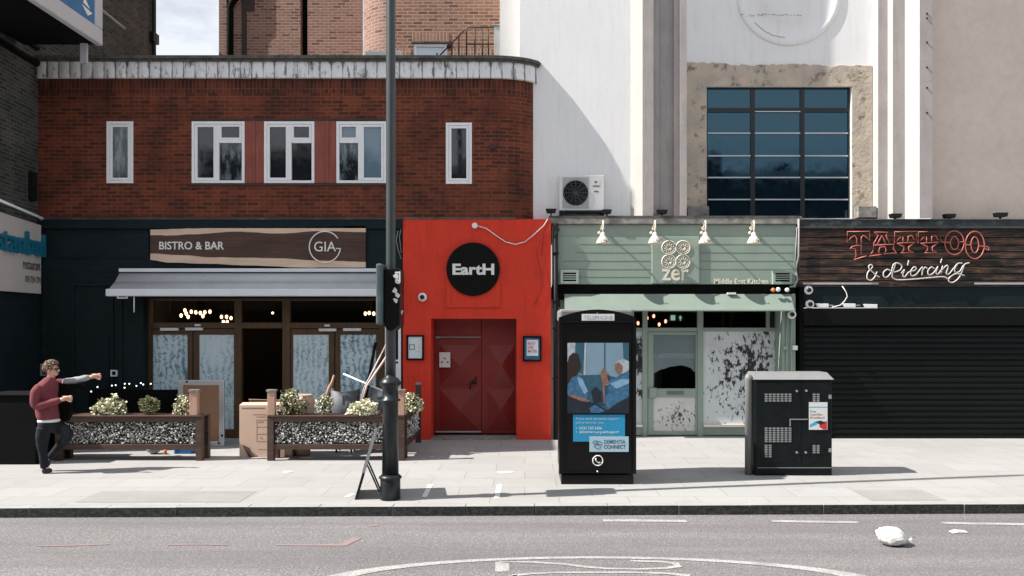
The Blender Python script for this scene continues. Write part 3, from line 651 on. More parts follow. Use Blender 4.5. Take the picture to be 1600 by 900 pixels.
# shopfront is a part of the building: navy piers and bands
b = MB()
bx(b, 59, 629, 342.5, 357, DF - .06, DF + .2)
b.box(x0, xe, DF, DF + .3, Z(425, DF), Z(357, DF) - .002)
b.box(x0, X(224, DF), DF + .0, DF + .3, 0, Z(425, DF) - .002)
b.box(X(604, DF), xe, DF, DF + .3, 0, Z(425, DF) - .002)
b.box(X(224, DF) + .002, X(604, DF) - .002, DF + .02, DF + .3, Z(466, DF), Z(425, DF) - .004)
b.build('shopfront', 'navy', bk, bevel=.006)
b = MB()
b.frame(X(84, DF), X(233, DF), Z(403, DF), Z(360, DF), DF - .02, DF, .03)
b.frame(X(112, DF), X(178, DF), 0.02, Z(442, DF), DF - .035, DF, .06)
b.box(X(121, DF), X(171, DF), DF - .02, DF - .001, .3, Z(530, DF)); b.box(X(66, DF), X(72, DF), DF - .03, DF, 0, Z(405, DF)); b.box(X(186, DF), X(192, DF), DF - .03, DF, 0, Z(440, DF))
b.build('panelling', 'navy', bk, bevel=.004)
b = MB(); b.box(X(59, DF), X(629, DF), DF - .068, DF - .06, Z(343.5, DF), Z(341.5, DF)); b.build('edge_trim', 'navy_light', bk)
b = MB(); b.frame(X(174.5, DF), X(184.5, DF), Z(588, DF), Z(578, DF), DF - .05, DF, .025); b.build('door_pull', 'white_metal', bk)
b = MB(); b.frame(X(51 + 14, DF), X(62 + 14, DF), Z(587, DF), Z(568, DF), DF - .05, DF, .03); b.build('wall_hook', 'vent_grey', bk)
# timber joinery
b = MB(); s0 = DS
for pa, pb in ((224, 236), (366, 377), (441, 453), (592, 606)): b.box(X(pa, s0), X(pb, s0), s0, s0 + .12, 0, Z(462, s0))
for pa, pb in ((236, 366), (377, 441), (453, 592)): b.box(X(pa, s0) + .001, X(pb, s0) - .001, s0 + .005, s0 + .1, Z(513, s0), Z(504, s0)); b.box(X(pa, s0) + .001, X(pb, s0) - .001, s0 + .005, s0 + .1, Z(470, s0), Z(462, s0))
b.build('joinery', 'brown_frame', bk, bevel=.005)
def leaf(pa, pb, pane_px, mat, pz1=672):
    b = MB(); xa, xd = X(pa, s0) + .003, X(pb, s0) - .003; zt_ = Z(514, s0)
    ya_, yb_ = s0 + .03, s0 + .085
    pxa, pxb, pt, pb_ = X(pane_px[0], s0), X(pane_px[1], s0), Z(523, s0), Z(pz1, s0)
    b.box(xa, pxa, ya_, yb_, .02, zt_); b.box(pxb, xd, ya_, yb_, .02, zt_); b.box(pxa, pxb, ya_ + .001, yb_, pt, zt_ - .001); b.box(pxa, pxb, ya_ + .001, yb_, .02, pb_)
    d = b.build('door', 'brown_frame', bk, bevel=.004)
    MB().box(pxa - .01, pxb + .01, ya_ + .02, ya_ + .03, pb_ - .01, pt + .01).build('pane', mat, d)
leaf(236, 300, (237.5, 292), 'wash_a'); leaf(301, 366, (310, 364.5), 'wash_b', 671); leaf(453, 522, (457, 513), 'wash_b', 672); leaf(523, 592, (531, 587), 'wash_a', 672)
b = MB()
for pa, pb in ((237, 365), (378, 440), (454, 591)): b.box(X(pa, s0), X(pb, s0), s0 + .05, s0 + .056, Z(504, s0), Z(470, s0))
b.build('transom_glass', 'clear_glass', bk)
for pa, pb, py in ((250, 278, 514.5), (289, 316, 514), (498, 525, 515.5), (536, 564, 515)):
    bx(MB(), pa, pb, py - 2.2, py + 2.2, s0 - .04, s0 + .02).build('door_closer', 'white_metal', bk, bevel=.004)
for pa, pb, py in ((304, 313, 508), (507, 515, 508.5)): bx(MB(), pa, pb, py - 1.6, py + 1.6, s0 - .03, s0 + .004).build('door_closer', 'white_metal', bk)
# room behind
b = MB(); ya_, yb_ = s0 + .13, s0 + 3.6; xa, xd = X(224, s0) - .3, X(606, s0) + .3; zz = Z(455, s0)
b.poly([(xa, yb_, 0), (xd, yb_, 0), (xd, yb_, zz), (xa, yb_, zz)]); b.poly([(xa, ya_, 0), (xa, yb_, 0), (xa, yb_, zz), (xa, ya_, zz)]); b.poly([(xd, ya_, 0), (xd, ya_, zz), (xd, yb_, zz), (xd, yb_, 0)]); b.poly([(xa, ya_, zz), (xa, yb_, zz), (xd, yb_, zz), (xd, ya_, zz)])
b.poly([(xa, ya_, .006), (xd, ya_, .006), (xd, yb_, .006), (xa, yb_, .006)])
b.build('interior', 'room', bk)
def chandelier(bulbs, D, lab):
    cx_ = sum(p[0] for p in bulbs) / len(bulbs); o_ = thing('chandelier', lab, 'chandelier', P(cx_, 478, D), 'chandeliers glowing inside the bistro')
    b = MB(); c_ = Vector(P(cx_, 482, D)); b.tube([c_, (c_.x, c_.y, zz)], .012, 6)
    for px, py in bulbs: q = Vector(P(px, py - 3, D)); b.tube([c_, (c_ + q) / 2 + Vector((0, 0, -.05)), q], .008, 5)
    b.build('arm_frame', 'black_paint', o_)
    for px, py in bulbs: MB().blob(P(px, py, D), .034, 8, 0, (1, 1, 1.35)).build('bulb', 'bulb', o_)
chandelier([(283, 493), (289, 485), (294, 495), (299, 487), (306, 488), (313, 489), (317, 494), (320, 488), (328, 487), (291, 490)], 17.6, 'brass chandelier with many glowing bulbs behind the left bistro glass')
chandelier([(346, 495), (349, 503), (354, 495), (355, 503), (361, 497)], 18.2, 'small chandelier of five glowing bulbs nearer the dark doorway')
chandelier([(571, 490), (577, 489), (584, 490), (590, 493)], 17.6, 'chandelier glowing behind the glass beside the lamp post')
MB().blob(P(426, 489, 18), .03, 6).build('bulb', 'bulb', bk)
# awning
aw = thing('awning', 'grey fabric awning with white front rail over the bistro front', 'awning', (X(390, DF), DF, 3))
ax0, ax1 = X(190, DF), X(618, DF); yf = 15.30
b = MB(); b.box(ax0, ax1, DF - .12, DF + .0, Z(425.5, DF), Z(420, DF)); b.build('cassette', 'white_metal', aw, bevel=.01)
b = MB(); zt2, zf = Z(427, DF) , Z(452, yf)
n_ = 1
for i in range(n_):
    u0, u1 = ax0 + (ax1 - ax0) * i / n_, ax0 + (ax1 - ax0) * (i + 1) / n_; k0, k1 = .0015 * math.sin(i * .9), .0015 * math.sin((i + 1) * .9)
    b.poly([(u0, yf + .02, zf), (u1, yf + .02, zf), (u1, (yf + DF) / 2, (zt2 + zf) / 2 - .012 + k1), (u0, (yf + DF) / 2, (zt2 + zf) / 2 - .012 + k0)], True)
    b.poly([(u0, (yf + DF) / 2, (zt2 + zf) / 2 - .012 + k0), (u1, (yf + DF) / 2, (zt2 + zf) / 2 - .012 + k1), (u1, DF - .08, zt2), (u0, DF - .08, zt2)], True)
so = b.build('canopy', 'awning_grey', aw); sm = so.modifiers.new('t', 'SOLIDIFY'); sm.thickness = .006
b = MB(); b.box(ax0 - .02, ax1, yf - .06, yf + .04, Z(463, yf), Z(451.5, yf)); b.build('front_rail', 'white_metal', aw, bevel=.02)
b = MB(); b.frame(X(184, yf), X(200, yf), Z(466.5, yf), Z(461.5, yf), yf - .03, yf, .02); b.tube([(X(209.5, yf), yf, Z(462, yf)), (X(209.5, yf), yf, Z(488, yf))], .012, 6); b.build('crank', 'white_metal', aw)
b = MB(); b.box(ax1 + .002, X(627, DF), DF - .2, DF, Z(440, DF), Z(423, DF)); b.build('end_bracket', 'white_metal', aw, bevel=.01)
# bistro sign
bs_ = thing('bistro_sign', 'live edge timber sign reading BISTRO & BAR and GIA', 'sign', (X(403, DF), DF, Z(420, DF)))
def edge(pts, n=40):
    o_ = []
    for i in range(n + 1):
        x_ = pts[0][0] + (pts[-1][0] - pts[0][0]) * i / n
        for j in range(len(pts) - 1):
            if pts[j][0] <= x_ <= pts[j + 1][0]: u = (x_ - pts[j][0]) / (pts[j + 1][0] - pts[j][0]); u = u * u * (3 - 2 * u); y_ = pts[j][1] * (1 - u) + pts[j + 1][1] * u
        o_.append((x_, y_ + random.uniform(-.3, .3)))
    return o_
top = edge([(235, 359), (300, 357), (350, 355), (480, 354.5), (571, 353)]); t2 = edge([(235, 367.5), (270, 368), (300, 366), (370, 362), (440, 365), (500, 361), (571, 363)])
bt2 = edge([(235, 396), (290, 399), (330, 402), (420, 403), (500, 407), (571, 409)]); bot = edge([(235, 406), (260, 410), (320, 412), (400, 415), (470, 418), (571, 418)])
yS = DF - .06
W_ = lambda q: [(X(a, yS), Z(c, yS)) for a, c in q]
def band(name, A, B, mat, y0):
    b = MB(); A, B = W_(A), W_(B)
    for i in range(len(A) - 1):
        a, c, d, e = B[i], B[i + 1], A[i + 1], A[i]
        b.poly([(a[0], y0, a[1]), (c[0], y0, c[1]), (d[0], y0, d[1]), (e[0], y0, e[1])])
        b.poly([(e[0], y0, e[1]), (d[0], y0, d[1]), (d[0], DF - .003, d[1]), (e[0], DF - .003, e[1])]); b.poly([(c[0], y0, c[1]), (a[0], y0, a[1]), (a[0], DF - .003, a[1]), (c[0], DF - .003, c[1])])
    for s_, i in ((1, 0), (-1, -1)): a, e = B[i], A[i]; b.poly([(a[0], y0, a[1]), (e[0], y0, e[1]), (e[0], DF - .003, e[1]), (a[0], DF - .003, a[1])])
    return b.build(name, mat, bs_)
band('bark_edge', top, t2, 'slab_light', yS); band('board', t2, bt2, 'slab_dark', yS - .002); band('bark_edge', bt2, bot, 'slab_light', yS)
yT = yS - .003
text('lettering', 'BISTRO & BAR', X(249, yT), X(350, yT), Z(390, yT), Z(377.5, yT), yT, 'letter_white', bs_, .012, .012)
text('lettering', 'GIA', X(491, yT), X(525, yT), Z(393, yT), Z(377.5, yT), yT, 'letter_white', bs_, .012)
b = MB(); r_ = 24.3 * yT / F; c_ = (X(507.8, yT), Z(386, yT)); pts = []
for i in range(41): a = R(33 + (354 - 33) * i / 40); pts.append((c_[0] + r_ * math.cos(a), yT - .012, c_[1] + r_ * math.sin(a)))
pts += [(X(525, yT), yT - .012, Z(388.5, yT))]
b.tube(pts, .013, 6); b.build('emblem', 'letter_white', bs_)

# ---- red entrance
DE = DF - .03
b = MB(); xa, xd = X(629.5, DE), X(861, DE)
dr = (X(673.5, DE), X(807, DE), 0, Z(498, DE)); b.holes(xa, xd, 0, Z(342.5, DE), DE, .55, [dr])
b.poly([(xa, DE, 0), (xa, DE, Z(342.5, DE)), (xa, DE + .3, Z(342.5, DE)), (xa, DE + .3, 0)]); b.poly([(xd, DE, 0), (xd, DE + .6, 0), (xd, DE + .6, Z(342.5, DE)), (xd, DE, Z(342.5, DE))]); b.poly([(xa, DE, Z(342.5, DE)), (xd, DE, Z(342.5, DE)), (xd, DE + .3, Z(342.5, DE)), (xa, DE + .3, Z(342.5, DE))])
b.build('entrance_wall', 'earth_red', bk)
b = MB(); b.box(xa, X(806, DE), DE - .01, DE + .2, Z(342.4, DE), Z(339.5, DE)); b.build('flashing', 'coping', bk)
b = MB(); b.box(X(697, DE), X(782, DE), DE - .03, DE - .001, Z(480.5, DE), Z(426, DE)); b.build('plinth_panel', 'earth_red', bk, bevel=.004)
DD = DE + .5
for s_, (pa, pb) in enumerate(((673, 752), (752.6, 808))):
    b = MB(); s2 = DD / (DE)
    xa_, xb2 = (dr[0], X(752, DD)) if s_ == 0 else (X(752.6, DD), dr[1])
    b.box(xa_, xb2, DD, DD + .06, .06, dr[3])
    d = b.build('door', 'door_red', bk, bevel=.004)
    b = MB(); w2 = xb2 - xa_; 
    for zc_, sg_ in ((.55, 1), (1.45, 1)):
        x_0, x_1 = xa_ + .12, xb2 - .04; xm = (x_0 + x_1) / 2; hz = .42
        c_ = (xm, DD - .085, zc_); P4 = [(x_0, DD - .003, zc_ - hz), (x_1, DD - .003, zc_ - hz), (x_1, DD - .003, zc_ + hz), (x_0, DD - .003, zc_ + hz)]
        for i in range(4): b.poly([P4[i], P4[(i + 1) % 4], c_])
    b.build('panel', 'door_red', d)
    if s_ == 0:
        b = MB(); b.tube([P(741, 593, DD - .06), P(735, 600, DD - .06), P(734, 608, DD - .06)], .014, 6); b.box(X(737, DD), X(745, DD), DD - .02, DD, Z(600, DD), Z(588, DD)); b.build('handle', 'black_paint', d)
b = MB(); b.box(dr[0], dr[1], DD, DD + .03, 0.001, .058); b.build('threshold', 'matt_black', bk)
MB().box(dr[0] - .05, dr[1] + .05, DD + .07, DD + .1, 0, dr[3] + .05).build('backing', 'matt_black', bk)
b = MB(); b.box(dr[0], dr[1], DE - .02, DE + .5, .001, .03); b.build('door_step', 'ledge', bk)
b = MB(); b.box(X(681, DD), X(752, DD), DD - .03, DD - .006, .085, .11); b.build('kick_bar', 'aluminium', bk)
b = MB(); b.box(X(681, DD), X(752, DD), DD - .05, DD - .004, Z(527.5, DD), Z(526, DD)); b.box(X(681, DD), X(689, DD), DD - .06, DD - .051, Z(528.5, DD), Z(525.5, DD)); b.build('door_bar', 'vent_grey', bk)
DN = DD - .09; nz = thing('door_notice', 'white paper notice taped on the dark red door', 'notice', P(695, 574, DN))
bx(MB(), 686.5, 703.5, 550.5, 574, DN, DN + .006).build('sheet', 'paper', nz)
b = MB()
for px, py in ((695, 560), (690.5, 566), (699.5, 566)): b.lathe((X(px, DN), DN - .0005, Z(py, DN)), [(.022, 0), (.022, .002)], 8, 'y')
b.build('printed_dots', 'card_ink', nz)
# EartH disc
es = thing('round_sign', 'round black sign reading EartH on the red wall', 'sign', P(739.5, 463, DE))
b = MB(); rr = 41.5 * DE / F; b.lathe((X(739.5, DE), DE - .031, Z(421, DE)), [(rr, 0), (rr, .035), (rr - .01, .042)], 56, 'y'); b.build('disc', 'black_disc', es)
text('lettering', 'EartH', X(707.5, DE), X(772.5, DE), Z(430, DE), Z(412.5, DE), DE - .075, 'letter_white', es, .01, .035)
# posters
def framed(name, q, lab, inner, draw):
    o_ = thing(name, lab, 'poster', P((q[0] + q[1]) / 2, q[3], DE), 'framed posters beside the red door')
    b = MB(); b.frame(X(q[0], DE), X(q[1], DE), Z(q[3], DE), Z(q[2], DE), DE - .05, DE - .001, 2.6 * DE / F); b.build('frame', 'black_disc', o_, bevel=.004)
    bx(MB(), q[0] + 2.6, q[1] - 2.6, q[2] + 2.6, q[3] - 2.6, DE - .03, DE - .02).build('sheet', inner, o_); draw(o_)
def dr1(o_):
    b = MB(); y = DE - .034; b.frame(X(639.5, y), X(648, y), Z(572, y), Z(562.5, y), y, y + .003, .012); bx(b, 650.5, 657, 573, 574.5, y, y + .003); bx(b, 654, 655, 563, 571, y, y + .003); b.build('print', 'navy_light', o_)
def dr2(o_):
    y = DE - .034; bx(MB(), 823, 841, 531, 556, y, y + .003).build('print', 'poster_white', o_)
    text('lettering', 'BLACK\nLIVES\nMATTER', X(825, y), X(839, y), Z(551, y), Z(534, y), y - .0005, 'sticker_red', o_, .002, .01)
framed('poster_frame', (635.5, 662.5, 523.5, 562.5), 'black framed white poster left of the red door', 'pale_green', dr1) if False else framed('poster_frame', (635.5, 662.5, 523.5, 562.5), 'black framed white poster left of the red door', 'poster_white', lambda o_: (lambda y: (MB().frame(X(639.5, y), X(648, y), Z(546.5, y), Z(538, y), y, y + .003, .014).build('print', 'zer_dark', o_), bx(bx(MB(), 649, 657, 549, 550, y, y + .003), 654, 655, 538, 545, y, y + .003).build('print', 'bill_orange', o_)))(DE - .034))
framed('poster_frame', (817, 846, 525, 564.5), 'black framed blue bordered poster right of the red door', 'poster_shirt', dr2)
# cameras / cable on the red wall
def cctv(px, py, D, lab):
    o_ = thing('security_camera', lab, 'security camera', P(px, py, D), 'round dome security cameras')
    b = MB(); b.lathe((X(px, D), D, Z(py, D)), [(.075, 0), (.088, .03), (.085, .06), (.05, .08)], 20, 'y'); b.build('housing', 'white_paint', o_)
    b = MB(); b.lathe((X(px, D), D - .08, Z(py, D)), [(.048, -.002), (.044, .02), (.02, .035)], 14, 'y'); b.build('lens', 'lens', o_)
cctv(660.5, 464.5, DE, 'white dome camera on the red wall above the left poster')
ca = MB(); D = DE - .03
ca.tube([P(*q, D) for q in ((746, 353), (760, 357), (775, 368), (790, 378), (805, 382), (820, 378), (835, 366), (850, 352), (856, 342))], .011, 6)
o_ = thing('wall_light_cable', 'white bulkhead light with a cable looping over the red wall', 'light', P(742, 356, DE)); ca.build('cable', 'cable_white', o_)
b = MB(); b.lathe((X(742, DE), DE, Z(353, DE)), [(.05, 0), (.06, .05), (.05, .09)], 14, 'y'); b.build('lamp', 'white_paint', o_)
b = MB(); b.tube([P(*q, D) for q in ((842, 370), (838, 395), (843, 415), (846, 432), (848, 450), (841, 462), (836, 476))], .006, 5); b.tube([P(*q, D + .01) for q in ((860, 345), (850, 360), (846, 400))], .006, 5); tag(b.build('hanging_wire', 'door_red'), 'thin red painted wire hanging down the red wall edge', 'cable')
b = MB(); b.tube([P(*q, DF - .03) for q in ((622, 360), (619, 375), (622, 390), (627, 405))], .008, 5); b.tube([P(*q, DF - .03) for q in ((627, 355), (624, 370), (627, 395))], .007, 5); tag(b.build('hanging_wire', 'cable_grey'), 'grey loose wires beside the pole above the awning end', 'cable')

# ================================================================== WHITE BUILDING
wb = thing('white_building', 'large white rendered hall with stone pilasters and tall dark window', 'building', (6, DW, 0))
zt = 13.5; zl = 3.9
b = MB()
xs0 = X(812, DW); b.holes(xs0, X(986, DW), zl, zt, DW, .01, []); b.poly([(xs0, DW + 4, zl), (xs0, DW, zl), (xs0, DW, zt), (xs0, DW + 4, zt)])
b.build('wall', 'white_wall', wb)
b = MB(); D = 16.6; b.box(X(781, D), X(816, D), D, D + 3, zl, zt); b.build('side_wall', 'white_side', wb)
def profile(name, pts, mats, midx):
    b = MB(); q = [(X(p, d), d) for p, d in pts]
    for i in range(len(q) - 1): b.mi = midx[i]; b.poly([(q[i][0], q[i][1], zl), (q[i + 1][0], q[i + 1][1], zl), (q[i + 1][0], q[i + 1][1], zt), (q[i][0], q[i][1], zt)])
    return b.build(name, mats, wb)
profile('pilaster', [(985, 16.12), (1004, 15.93), (1021, 15.93), (1022, 16.03), (1029, 16.03), (1030, 16.14), (1052, 16.14), (1053, 16.06), (1062, 16.06), (1062.5, 15.98), (1073, 15.98), (1071, 16.55)], ['cream', 'stone', 'white_wall'], [0, 1, 1, 1, 1, 1, 1, 1, 1, 1, 2])  # sun-facing side takes the sunlit tone, the fronts the plain stone
zl = Z(343.5, 15.72) + .03
profile('pilaster', [(1363, 16.55), (1372, 16.3), (1387, 16.3), (1395, 16.1), (1414, 16.1), (1437, 15.72), (1457, 15.72), (1455, 16.16)], ['cream', 'stone'], [0, 1, 0, 1, 0, 1, 1])
zl = 3.9
b = MB(); D = 16.16; b.holes(X(1455, D), X(1760, D), zl, zt, D, .01, []); b.poly([(X(1760, D), D, zl), (X(1760, D), D + 4, zl), (X(1760, D), D + 4, zt), (X(1760, D), D, zt)]); b.build('beige_wall', 'beige', wb)
DB = 16.55; wn = (X(1104, DB), X(1330, DB), Z(341, DB), Z(135, DB))
b = MB(); b.holes(X(1070, DB), X(1364, DB), zl, zt, DB, .12, [wn]); b.build('bay_wall', 'white_wall', wb)
# stained render round the window: a raised band with a ragged edge
m, t, bb_ = nodes('stained'); o = N(t, 'ShaderNodeTexCoord').outputs['Object']
c = mix(t, ramp(t, noise(t, o, 3, 5), [(.35, 0), (.65, 1)]), (.42, .37, .32), (.56, .47, .37))
c = mix(t, ramp(t, noise(t, o, 4.5, 8, .7), [(.55, 0), (.62, .8)]), c, (.17, .13, .09))
L(t, c, bb_.inputs['Base Color']); bb_.inputs['Roughness'].default_value = .9; bump(t, bb_, noise(t, o, 12, 6), .6, .02)
b = MB(); ye = DB - .025
tp = edge([(1071, 97), (1110, 98), (1160, 102), (1230, 100), (1300, 103), (1363, 102)], 60); tp = [(a, c + random.uniform(-1.4, 1.4)) for a, c in tp]
for i in range(60):
    a, c = tp[i], tp[i + 1]; b.poly([(X(a[0], ye), ye, Z(135, ye)), (X(c[0], ye), ye, Z(135, ye)), (X(c[0], ye), ye, Z(c[1], ye)), (X(a[0], ye), ye, Z(a[1], ye))])
    b.poly([(X(a[0], ye), ye, Z(a[1], ye)), (X(c[0], ye), ye, Z(c[1], ye)), (X(c[0], ye), DB, Z(c[1], ye)), (X(a[0], ye), DB, Z(a[1], ye))])
b.box(X(1072, ye), wn[0] - .01, ye, DB, zl, Z(135, ye) - .001); b.box(wn[1] + .01, X(1363, ye), ye, DB, zl, Z(135, ye) - .001)
b.build('render_band', 'stained', wb)
for pa, pb in ((1075, 1108), (1341, 1370)): bx(MB(), pa, pb, 322, 340, DB - .25, DB - .03).build('corbel', 'ledge', wb, bevel=.01)
# circle relief
b = MB(); c_ = (X(1232, DB), Z(-10, DB)); b.lathe((c_[0], DB, c_[1]), [(1.09, 0), (1.085, .02), (1.05, .035), (.98, .035), (.95, .02), (.62, .02), (.6, .03), (.4, .032)], 64, 'y'); b.build('relief', 'white_wall', wb)
b = MB(); rnd = random.Random(3)
pts = []
for i in range(30): a_ = R(-140 + 100 * i / 29); pts.append((c_[0] + (.93 + rnd.uniform(-.015, .015)) * math.cos(a_), DB - .024, c_[1] + (.93 + rnd.uniform(-.015, .015)) * math.sin(a_)))
b.tube(pts[:14], .006, 4)
for i in range(22): px, py = 1156 + i * 4.4 + rnd.uniform(-1, 1), 24 + rnd.uniform(-2, 2); b.box(X(px, DB), X(px + rnd.uniform(1, 3.5), DB), DB - .04, DB - .028, Z(py + 1, DB), Z(py, DB))
b.build('cracks', 'stone', wb)
# the tall window
y0, y1 = DB + .06, DB + .12; b = MB(); wpx = DB / F
b.frame(wn[0], wn[1], wn[2] - .2, wn[3], y0, y1, 2.6 * wpx)
for pa, pb in ((1174, 1181), (1252, 1259)): b.box(X(pa, DB), X(pb, DB), y0 + .002, y1, wn[2], wn[3] - .04)
b.box(wn[0] + .03, wn[1] - .03, y0 + .004, y1, Z(174, DB), Z(167, DB))
wi = b.build('window', 'steel_dark', wb, bevel=.004)
MB().box(wn[0] + .01, wn[1] - .01, DB + .09, DB + .1, zl, wn[3] - .01).build('pane', 'big_glass', wi)
b = MB()
for py in (207, 242.5, 276.5, 311):
    for pa, pb in ((1107, 1174), (1181, 1252), (1259, 1327)): b.box(X(pa, DB), X(pb, DB), DB + .055, DB + .088, Z(py + .9, DB), Z(py - .9, DB))
b.box(X(1181, DB), X(1252, DB), DB + .05, DB + .057, Z(174, DB), Z(172.5, DB)); b.build('glazing_bars', 'steel_bar', wi)
b = MB()
for py in (27, 104, 136, 20, 65, 175): b.box(X(1448, 15.7), X(1450, 15.7), 15.70, 15.72, Z(py + 2, 15.7), Z(py, 15.7))
b.build('fixing_bolts', 'matt_black', wb)

# AC unit
D = 15.95; ac = thing('air_conditioner', 'white outdoor air conditioning unit on the ledge by the white wall', 'air conditioner', P(909, 331, D))
b = MB(); b.box(X(874, D), X(944, D), D, D + .14, Z(329, D), Z(273.5, D)); b.build('casing', 'ac_white', ac, bevel=.012)
bx(MB(), 879, 920, 277, 325.5, D - .006, D + .01).build('fan_panel', 'ac_panel', ac)
b = MB(); rr = 19.6 * D / F; c_ = (X(899.5, D), Z(301.5, D)); b.lathe((c_[0], D - .004, c_[1]), [(rr, 0), (rr, .012)], 32, 'y'); b.build('fan', 'matt_black', ac)
b = MB()
for k in range(1, 7): r2 = rr * k / 6.5; b.tube([(c_[0] + r2 * math.cos(a), D - .025, c_[1] + r2 * math.sin(a)) for a in [2 * math.pi * i / 28 for i in range(28)]], .004, 4, True)
for k in range(12): a = math.pi * k / 6; b.tube([(c_[0], D - .027, c_[1]), (c_[0] + rr * math.cos(a), D - .027, c_[1] + rr * math.sin(a))], .004, 4)
b.build('fan_guard', 'ac_grille', ac)
b = MB(); bx(b, 926, 938, 281, 289, D - .004, D); b.build('label_plate', 'paper', ac)
b = MB(); bx(b, 926, 937, 290, 291.5, D - .005, D); bx(b, 928, 935, 298, 300, D - .005, D); bx(b, 929, 933, 283, 286, D - .006, D - .0045); b.build('print', 'card_ink', ac)
b = MB(); bx(b, 882, 942, 329.2, 332, D - .05, D + .14); bx(b, 874, 880, 329.2, 336, D - .02, D + .14); bx(b, 938, 944, 329.2, 336, D - .02, D + .14); b.build('stand', 'black_paint', ac)
def flood(px, py, w_, lab, D=15.9):
    o_ = thing('floodlight', lab, 'floodlight', P(px, py + 5, D), 'black floodlights on the ledge')
    b = MB(); x_, z_ = X(px, D), Z(py, D); k = w_ * D / F / 2
    b.prism([(x_ - k, z_ + .045), (x_ + k, z_ + .045), (x_ + k * .8, z_ - .035), (x_ - k * .8, z_ - .035)], D - .1, D + .05); b.build('housing', 'black_paint', o_, bevel=.006)
    b = MB(); b.box(x_ - .015, x_ + .015, D - .03, D + .0, z_ - .12, z_ - .035); b.build('bracket', 'black_paint', o_)
flood(861, 330.5, 17, 'black floodlight left of the air conditioner'); flood(948, 331.5, 15, 'black floodlight right of the air conditioner'); flood(1034, 332, 17, 'black floodlight below the left stone pilaster')
flood(1398, 338, 17, 'black floodlight below the right stone pilaster'); flood(1482, 338.5, 17, 'black floodlight below the beige wall'); flood(1562, 336.5, 19, 'black floodlight nearest the right edge')

# ================================================================== REAR TOWERS
tw = thing('rear_tower', 'pinkish brick tower rising behind the low brick roof', 'building', (-6, 22, 0))
D = 21.0
b = MB()
xa, xm = X(342, D), X(567, D)
b.holes(xa, xm, 5, 14.5, D, .2, [(X(469.5, D), X(480.5, D), 5, 14.4), (X(390, D), X(392, D), 5.1, 5.2)])
b.poly([(xa, D + 6, 5), (xa, D, 5), (xa, D, 14.5), (xa, D + 6, 14.5)])
q = [];
x_c = X(567, D)
for i in range(17): a = math.pi * .5 * i / 16; q.append((x_c + 1.9 * (1 - math.cos(a)) , D - .0 - 3.4 * math.sin(a) * (1 if 1 else 0)))
b.build('wall', 'tower_brick_far', tw)
b = MB(); b.box(X(469, D) - .02, X(481, D) + .02, D + .21, D + .25, 5, 14.5); b.build('recess', 'matt_black', tw)
b = MB(); b.tube([(X(361.5, D), D - .09, 6), (X(361.5, D), D - .09, Z(14, D)), (X(366, D), D - .09, Z(4, D)), (X(374, D), D - .09, Z(-1, D)), (X(374, D), D - .09, 14.2)], .085, 10); b.box(X(354.5, D), X(357, D), D - .03, D, 6, 14.4); b.build('downpipe', 'matt_black', tw)
b = MB(); b.box(X(378, D), X(386, D), D - .02, D - .001, 6, Z(16, D)); b.box(X(378, D), X(398, D), D - .021, D - .001, Z(17, D), Z(-4, D)); b.build('dark_patch', 'lintel_dark', tw)  # dark flat shapes beside the downpipe
# bulging round corner + nearer flat wing
D2 = 17.6; xw = X(616, D2)
rc = .82; cxx, cyy = xw, D2 + rc * 1.0
q = [(cxx - rc * math.sin(math.pi / 2 * (1 - i / 14)), cyy - rc * math.cos(math.pi / 2 * (1 - i / 14))) for i in range(15)]
q = [(q[0][0], D + .1)] + q
AL = [0]
for i in range(1, len(q)): AL.append(AL[-1] + math.hypot(q[i][0] - q[i - 1][0], q[i][1] - q[i - 1][1]))
b = MB()
for i in range(len(q) - 1): b.poly([(*q[i], 5), (*q[i + 1], 5), (*q[i + 1], 14.5), (*q[i], 14.5)], True)
def uvr(co):
    a = math.asin(max(-1, min(1, (xw - co.x) / rc))); return (xw - a * rc, co.z) if co.y < cyy + .01 else (xw - math.pi / 2 * rc - (co.y - cyy), co.z)
b.build('round_corner', 'tower_brick_far', tw, uvfn=uvr)
b = MB(); wnd = (X(646, D2), X(699, D2), 5.5, Z(68, D2)); b.holes(xw, X(783, D2), 5, 14.5, D2, .15, [wnd]); b.build('wing_wall', 'tower_brick', tw)
b = MB(); b.box(X(644, D2), X(702, D2), D2 - .012, D2 + .1, Z(65, D2), Z(51, D2)); b.box(X(706, D2), X(768, D2), D2 - .012, D2 + .1, Z(92, D2), Z(76, D2)); b.box(xw, X(643, D2), D2 - .012, D2 + .1, Z(92, D2), Z(76, D2)); b.build('soldier_course', 'tower_soldier', tw)
b = MB(); b.box(X(643, D2), X(702, D2), D2 - .03, D2 + .1, Z(67.5, D2), Z(65.2, D2)); b.build('lintel', 'coping', tw)
b = MB(); b.frame(wnd[0], wnd[1], wnd[2], wnd[3], D2 + .02, D2 + .09, .06); wi = b.build('window', 'white_upvc', tw); MB().box(wnd[0] + .05, wnd[1] - .05, D2 + .05, D2 + .06, 5.6, wnd[3] - .05).build('pane', 'poster_white', wi)
b = MB(); b.box(X(572, 17), X(628, 17), 16.9, 17.3, 7.3, Z(81, 17)); b.build('parapet', 'white_side', tw, bevel=.03)
